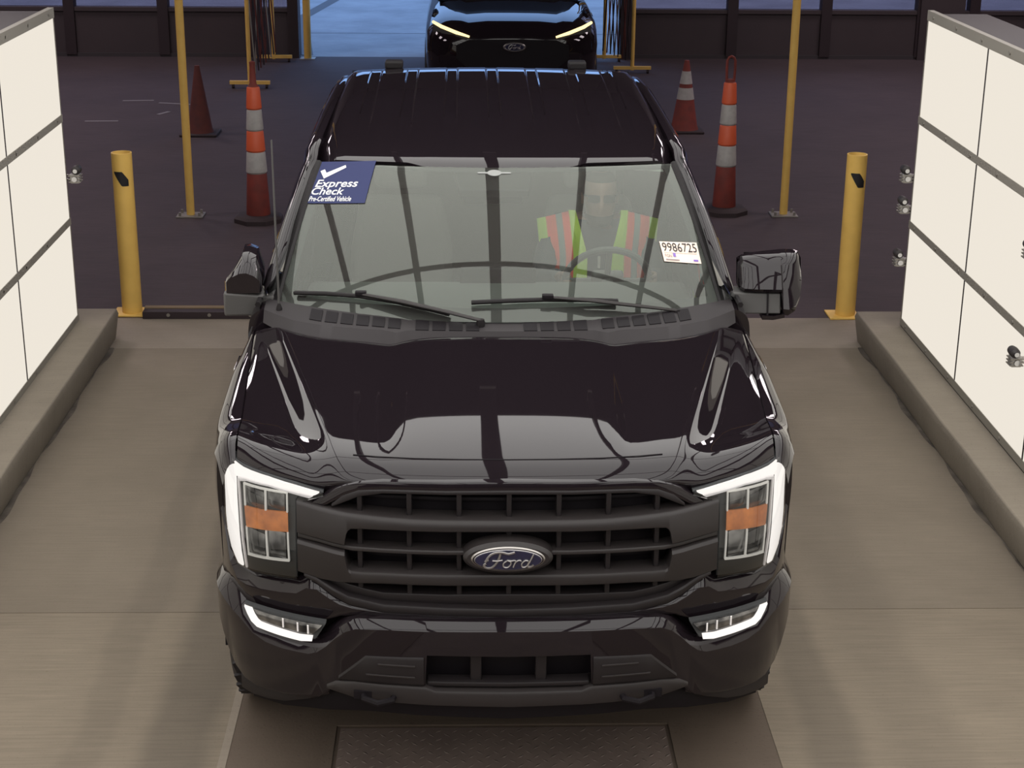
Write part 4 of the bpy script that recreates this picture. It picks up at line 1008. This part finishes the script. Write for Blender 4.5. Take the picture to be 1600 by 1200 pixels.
seat(-.45); seat(.47)
b = MB().box(-.72, .72, 3.62, 4.05, .72, .86).build('rear_bench', M['seat'], T, bevel=.04)
MB().box(-.72, .72, 3.98, 4.10, .80, 1.42).build('bench_back', M['seat'], b, bevel=.04)
for x in (-.45, .45): MB().box(x-.12, x+.12, 3.98, 4.08, 1.42, 1.55).build('headrest', M['seat'], b, bevel=.03)
MB().box(-.15, .15, 3.0, 3.1, .6, .98).build('centre_console', M['interior'], T, bevel=.02)
# rear-view mirror and the sensor box behind the glass
q = W(0, .93, -.05)
MB().loft([[W(-.19, .985, -.012), W(.15, .985, -.012), W(.15, .985, -.04), W(-.19, .985, -.04)], [W(-.165, .83, -.012), W(.13, .83, -.012), W(.13, .83, -.05), W(-.165, .83, -.05)]]).build('sensor_box', M['rubber_trim'], T, bevel=.006)
v_, f_ = gridq(6, 2)
rv = MB().box(-.15, .11, 2.13, 2.17, 1.615, 1.69).build('rear_view_mirror', M['rubber_trim'], T, bevel=.02)
MB().tube([(-.02, 2.14, 1.69), (-.02, 2.08, 1.735)], .012, 8).build('mirror_stem', M['rubber_trim'], rv)
# winged reflection painted on at the top of the glass
mk = on_glass('painted_reflection', [(-.045, .978), (.015, .978), (.015, .925), (-.045, .925)], [(.5+.5*math.cos(a), .5+.5*math.sin(a)) for a in [i*PI/8 for i in range(16)]], [tuple(range(16))], M['hi_grey'], ws, .002)
on_glass('painted_reflection', [(-.085, .958), (.055, .958), (.055, .945), (-.085, .945)], v_, f_, M['hi_grey'], ws, .002)
# steering wheel
c = Vector((.485, 2.22, 1.255)); ax = Matrix.Rotation(math.radians(-62), 4, 'X')
ring = [c+(ax @ Vector((.185*math.cos(a), .185*math.sin(a), 0))) for a in [2*PI*k/40 for k in range(41)]]
# ring lies in a plane tipped towards the driver
sw_ = MB().tube(ring, .015, 10, cap=False).build('steering_wheel', M['interior'], T)
MB().tube([c, c+Vector((0, -.26, -.08))], .03, 10).build('steering_column', M['interior'], sw_)
MB().box(-.07, .07, -.05, .05, -.02, .025, mt=Matrix.Translation(c) @ ax).build('wheel_hub', M['interior'], sw_, bevel=.015)
for a in (0, PI, -PI/2):
    MB().tube([c, c+(ax @ Vector((.18*math.cos(a), .18*math.sin(a), 0)))], .014, 8).build('wheel_spoke', M['interior'], sw_)

for _x in (-.45, .45):  # unseen fill lights added under the headliner to brighten the driver
    _l = bpy.data.lights.new('cabin_fill', 'AREA'); _l.shape = 'RECTANGLE'; _l.size = .12; _l.size_y = .3; _l.energy = 2.2; _l.color = (1, .95, .88)
    _o = bpy.data.objects.new('cabin_fill', _l); COL.objects.link(_o); _o.location = (_x, 2.45-2.9, 1.765); _o.rotation_euler = (math.radians(25), 0, 0); _o.parent = T

# ================================================================== THE DRIVER
def skin_mesh(verts, edges, rads, sub=2):
    me = bpy.data.meshes.new('s'); me.from_pydata(verts, edges, [])
    o = bpy.data.objects.new('s', me); COL.objects.link(o)
    sk = o.modifiers.new('skin', 'SKIN'); sk.use_smooth_shade = True
    for v, r in zip(me.skin_vertices[0].data if me.skin_vertices else [], rads): v.radius = r if isinstance(r, tuple) else (r, r)
    if not me.skin_vertices:
        bm = bmesh.new(); bm.from_mesh(me); ly = bm.verts.layers.skin.verify()
        for v, r in zip(bm.verts, rads):
            v[ly].radius = r if isinstance(r, tuple) else (r, r)
        bm.verts.ensure_lookup_table(); bm.verts[0][ly].use_root = True
        bm.to_mesh(me); bm.free()
    ms = o.modifiers.new('sub', 'SUBSURF'); ms.levels = sub; ms.render_levels = sub
    dg = bpy.context.evaluated_depsgraph_get(); m2 = bpy.data.meshes.new_from_object(o.evaluated_get(dg))
    vs = [tuple(v.co) for v in m2.vertices]; fs = [tuple(p.vertices) for p in m2.polygons]
    bpy.data.objects.remove(o); bpy.data.meshes.remove(me); bpy.data.meshes.remove(m2)
    return vs, fs
DX = .495
D = thing('person', 'driver in a yellow-green safety vest and sunglasses behind the steering wheel', 'person', (DX, 2.95, .88))
V = [(DX, 2.98, .96), (DX, 2.965, 1.09), (DX, 2.955, 1.22), (DX, 2.95, 1.315), (DX, 2.935, 1.375), (DX, 2.915, 1.43)]
R_ = [(.15, .11), (.15, .11), (.16, .11), (.13, .085), (.056, .056), (.062, .062)]
Ed = [(i, i+1) for i in range(5)]
def limb(start, pts, rs):
    p = start
    for q, r in zip(pts, rs):
        V.append(q); R_.append(r if isinstance(r, tuple) else (r, r)); Ed.append((p, len(V)-1)); p = len(V)-1
    return p
for s in (-1, 1):
    e = limb(3, [(DX+s*.17, 2.95, 1.335), (DX+s*.24, 2.88, 1.22), (DX+s*.275, 2.75, 1.12), (DX+s*.24, 2.55, 1.17), (DX+s*.20, 2.36, 1.235), (DX+s*.188, 2.30, 1.25)], [.062, .05, .042, .036, .024, (.032, .02)])
    for i in range(4):
        z = 1.282-.021*i; l = (.0, .004, .002, -.006)[i]
        limb(e, [(DX+s*.198, 2.262, z), (DX+s*.205, 2.225-l, z-.002), (DX+s*.188, 2.196-l, z-.003), (DX+s*.168, 2.205, z-.003)], [.010, .009, .0085, .0075])
    limb(e, [(DX+s*.178, 2.285, 1.278), (DX+s*.165, 2.262, 1.298), (DX+s*.163, 2.236, 1.306)], [.011, .010, .0085])
    e = limb(0, [(DX+s*.10, 2.93, .94), (DX+s*.15, 2.52, .98), (DX+s*.14, 2.30, .66), (DX+s*.14, 2.16, .62)], [.085, .06, .045, .04])
bv, bf = skin_mesh(V, Ed, R_, 1)
# head: rings from the neck up, face towards the windscreen
hm = MB(); hm.add(bv, bf)
rings = []
HC = (DX+.005, 2.885)
# z, half width, front depth, back depth
HP = [(1.345, .030, .055, .035), (1.352, .044, .082, .045), (1.370, .056, .098, .062), (1.395, .064, .102, .075), (1.42, .068, .102, .086), (1.445, .073, .100, .094), (1.47, .076, .098, .100), (1.495, .078, .092, .104), (1.52, .079, .098, .105), (1.55, .076, .095, .102), (1.575, .068, .083, .092), (1.592, .054, .064, .074), (1.604, .032, .036, .046), (1.608, .008, .008, .01)]
for z, hwid, fd, bd in HP:
    ring_ = []
    for k in range(32):
        a = 2*PI*k/32; x = hwid*math.sin(a); c_ = math.cos(a)
        y = -fd*c_ if c_ > 0 else -bd*c_
        if c_ > .93:      # nose, brow, lips
            y -= {1.445: .020, 1.47: .018, 1.42: .002, 1.495: .006, 1.52: .006}.get(z, 0)*((c_-.93)/.07)
        if abs(z-1.495) < .02 and .70 < c_ < .93: y += .010
        ring_.append((HC[0]+x, HC[1]+y, z))
    rings.append(ring_)
hm.loft(rings)
for s in (-1, 1):   # ears
    hm.loft([[(HC[0]+s*(.076+.012*f), HC[1]+.012+.020*math.cos(a)*(1-.2*f), 1.47+.032*math.sin(a)*(1-.1*f)) for a in [2*PI*k/12 for k in range(12)]] for f in (0, .6, 1)])
body = hm.build('body', M['skin'], D, angle=80)
# beard, hair, sunglasses
def shell(z0, z1, front, name, m, grow=.004):
    P = []
    zs = np.linspace(z0, z1, 9)
    for z in zs:
        hwid = float(np.interp(z, [h[0] for h in HP], [h[1] for h in HP])); fd = float(np.interp(z, [h[0] for h in HP], [h[2] for h in HP])); bd = float(np.interp(z, [h[0] for h in HP], [h[3] for h in HP]))
        row = []
        for k in range(25):
            a = front[0]+(front[1]-front[0])*k/24; c_ = math.cos(a)
            row.append((HC[0]+(hwid+grow)*math.sin(a), HC[1]+(-(fd+grow)*c_ if c_ > 0 else -(bd+grow)*c_), z))
        P.append(row)
    return MB().grid(P).build(name, m, D, angle=80)
shell(1.352, 1.408, (-1.5, 1.5), 'beard', M['hair'], .005)
shell(1.50, 1.6075, (1.25, 2*PI-1.25), 'hair', M['hair'], .005)
shell(1.565, 1.6075, (-1.25, 1.25), 'hair', M['hair'], .004)
sg = None
for s in (-1, 1):
    P = []
    for k in range(9):
        f = k/8; xx = s*(.008+.056*f); a = math.asin(min(.99, abs(xx)/.085))
        P.append([(HC[0]+xx, HC[1]-.112+.055*(1-math.cos(a)), 1.494+dz*(1-.25*abs(2*f-1)**2)) for dz in (-.021, -.008, .008, .019)])
    g = MB().grid(P).build('sunglasses', M['sunglass'], D)
    MB().tube([(HC[0]+s*.064, HC[1]-.085, 1.50), (HC[0]+s*.080, HC[1]-.03, 1.498), (HC[0]+s*.083, HC[1]+.02, 1.492)], .0035, 6).build('temple_arm', M['sunglass'], g)
# jacket over torso and arms, trousers
V = [(DX, 2.98, .95), (DX, 2.965, 1.09), (DX, 2.955, 1.22), (DX, 2.95, 1.315), (DX, 2.94, 1.36)]
R_ = [(.165, .125), (.165, .125), (.175, .125), (.145, .10), (.075, .075)]; Ed = [(i, i+1) for i in range(4)]
for s in (-1, 1):
    limb(3, [(DX+s*.175, 2.95, 1.330), (DX+s*.24, 2.88, 1.22), (DX+s*.275, 2.75, 1.12), (DX+s*.24, 2.55, 1.17), (DX+s*.205, 2.385, 1.23)], [.075, .064, .056, .050, .040])
v_, f_ = skin_mesh(V, Ed, R_, 1); MB().add(v_, f_).build('jacket', M['jacket'], D, angle=80)
V = [(DX, 2.97, .955)]; R_ = [(.15, .10)]; Ed = []
for s in (-1, 1): limb(0, [(DX+s*.10, 2.93, .945), (DX+s*.15, 2.52, .985), (DX+s*.14, 2.32, .70)], [.098, .074, .056])
v_, f_ = skin_mesh(V, Ed, R_, 1); MB().add(v_, f_).build('trousers', M['trouser'], D, angle=80)
# vest: panels down the front over each shoulder and across the back
vest_m = [M['hi_green'], M['hi_orange'], M['hi_grey'], M['jacket']]
mb = MB()
for s in (-1, 1):
    xs_ = [.055, .09, .12, .155, .185, .232, .275]; mats_ = [0, 0, 1, 2, 1, 0]
    for i in range(6):
        for j in range(1):
            P = []
            for x in (xs_[i], (xs_[i]+xs_[i+1])/2, xs_[i+1]):
                col = []
                for k in range(15):
                    f = k/14       # front hem -> shoulder -> back hem
                    zt_ = 1.412-.28*max(0, x-.10)
                    yf_ = 2.95-.165*math.sqrt(max(0, 1-(x/.33)**2)); yb__ = 2.95+.135*math.sqrt(max(0, 1-(x/.33)**2))
                    if f < .6: z = 1.0+(zt_-.05-1.0)*f/.6; y = yf_+.045*max(0, (f/.6-.6)/.4)**2
                    else:
                        g = (f-.6)/.4; z = zt_-.05+.05*math.sin(PI*min(1, g*2)) if g < .5 else zt_-.05-(g-.5)*.3; y = yf_+.045+(yb__-yf_-.045)*g
                    # V opening at the neck
                    xx = x+ (.05*max(0, (z-1.22)/.18) if x < .10 else .02*max(0, (z-1.22)/.18))
                    col.append((DX+s*xx, y, z))
                P.append(col)
            mb.grid(P, mi=mats_[i])
mb.build('safety_vest', vest_m, D, angle=60)
MB().box(DX-.006, DX+.006, 2.775, 2.79, 1.16, 1.215).build('zipper_pull', M['cone_white'], D)
MB().loft([[(DX+r*math.cos(a), 2.925+r*.9*math.sin(a), z) for a in [2*PI*k/20 for k in range(20)]] for r, z in ((.085, 1.35), (.076, 1.375), (.074, 1.395))], cap=False).build('jacket_collar', M['jacket'], D)

# ================================================================== THE SUV AT THE DOORWAY
X0, Y0_ = .385, 13.5
B = thing('suv', 'black SUV with slanted glowing headlight bars waiting in the doorway', 'car', (X0, Y0_+2.4, 0))
secs = [(-.0, .70, .80, .42), (.03, .80, .86, .36), (.10, .88, .915, .30), (.22, .93, .955, .28), (.45, .965, 1.0, .28), (.8, .975, 1.035, .28), (1.2, .975, 1.07, .28), (1.5, .97, 1.10, .28), (2.4, .965, 1.11, .28), (3.6, .965, 1.12, .28), (4.4, .94, 1.12, .30), (4.75, .88, 1.08, .36)]
loops = []
for y, w_, zt_, zb_ in secs:
    half = [(0, zt_+.012), (.30*w_, zt_+.010), (.52*w_, zt_+.0), (.60*w_, zt_+.014), (.78*w_, zt_-.005), (.92*w_, zt_-.06), (.985*w_, zt_-.14), (w_, zt_-.30 if zt_-.30 > zb_ else zb_+.1), (w_*.985, zb_+.12), (w_*.93, zb_)]
    loops.append([(X0+x, Y0_+y, z) for x, z in half]+[(X0-x, Y0_+y, z) for x, z in half[::-1][:-1]])
MB().loft(loops).build('car_body', M['paint'], B, angle=35)
gh = []
for y, w_, zt_ in ((1.28, .80, 1.10), (1.7, .74, 1.38), (2.1, .68, 1.62), (2.5, .66, 1.68), (3.5, .66, 1.69), (4.2, .64, 1.64), (4.6, .70, 1.14)):
    gh.append([(X0+s*x, Y0_+y, z) for s, x, z in ((1, .84, 1.08), (1, w_, zt_-.04), (1, w_*.8, zt_), (-1, w_*.8, zt_), (-1, w_, zt_-.04), (-1, .84, 1.08))])
MB().loft(gh).build('cabin', M['sunglass'], B, angle=35)
MB().loft([[(X0+s*x, Y0_+y, z) for s, x, z in ((1, .66, 1.66), (1, .55, 1.70), (-1, .55, 1.70), (-1, .66, 1.66))] for y in (2.3, 3.4, 4.2)]).build('roof_panel', M['paint'], B)
# front: grille mouth, emblem oval, lower intake, lamps
MB().loft([[(X0+x, Y0_-.012, z), (X0+x, Y0_+.08, z)] if False else [(X0+x, Y0_-.012, z1), (X0+x, Y0_-.012, z0), (X0+x, Y0_+.1, z0), (X0+x, Y0_+.1, z1)] for x, z0, z1 in ((-.62, .60, .74), (-.48, .48, .80), (0, .46, .805), (.48, .48, .80), (.62, .60, .74))]).build('grille', M['void'], B)
MB().box(X0-.55, X0+.55, Y0_-.03, Y0_+.1, .30, .40).build('bumper_lip', M['charcoal'], B, bevel=.02)
e2 = MB().loft([[(X0+.020+.125*k*math.cos(a), Y0_-yy, .725+.052*k*math.sin(a)) for a in [2*PI*j/32 for j in range(32)]] for yy, k in ((.0, 1), (.025, 1), (.03, .88), (.026, .84))]).build('emblem', M['satin'], B)
MB().loft([[(X0+.020+.103*math.cos(a), Y0_-yy, .725+.040*math.sin(a)) for a in [2*PI*j/32 for j in range(32)]] for yy in (.0, .029)]).build('emblem_face', M['emblem_blue'], e2)
script(strokes, X0+.030, .725, .029, Y0_-.031, .0045, e2)
bar = emit_mat('yellowish_light_bar', (1.0, .80, .38), 1.7)
for s in (-1, 1):
    pts = [(X0+s*.875, Y0_+.22, .965), (X0+s*.78, Y0_+.09, .93), (X0+s*.62, Y0_+.02, .875), (X0+s*.475, Y0_-.02, .835)]
    MB().tube(pts, [.016, .020, .020, .012], 8).build('light_bar', bar, B)
    MB().loft([[(X0+s*(x), Y0_+y+.015, z), (X0+s*x, Y0_+y+.015, z-h), (X0+s*x, Y0_+y+.08, z-h), (X0+s*x, Y0_+y+.08, z)] for x, y, z, h in ((.875, .19, .955, .10), (.78, .075, .92, .11), (.62, .008, .865, .09), (.50, -.02, .83, .03))]).build('headlight', M['housing'], B)
    MB().loft([[(X0+s*x, Y0_+y, z) for y, z in ((1.45, 1.08+dz), (1.45, 1.20), (1.62, 1.20), (1.62, 1.08+dz))] for x, dz in ((.96, .04), (1.02, 0), (1.10, .02))]).build('mirror', M['paint'], B, bevel=.01)
    for y in (.95, 3.8):
        t = MB().lathe([(.22, -.11), (.34, -.12), (.36, -.08), (.36, .08), (.34, .12), (.22, .11)], (X0+s*.86, Y0_+y, .36), 40, 'x').build('tyre', M['rubber'], B)
        MB().lathe([(0, s*.09), (.20, s*.09), (.235, s*.115), (.235, 0)], (X0+s*.86, Y0_+y, .36), 30, 'x').build('rim', M['rim'], t)
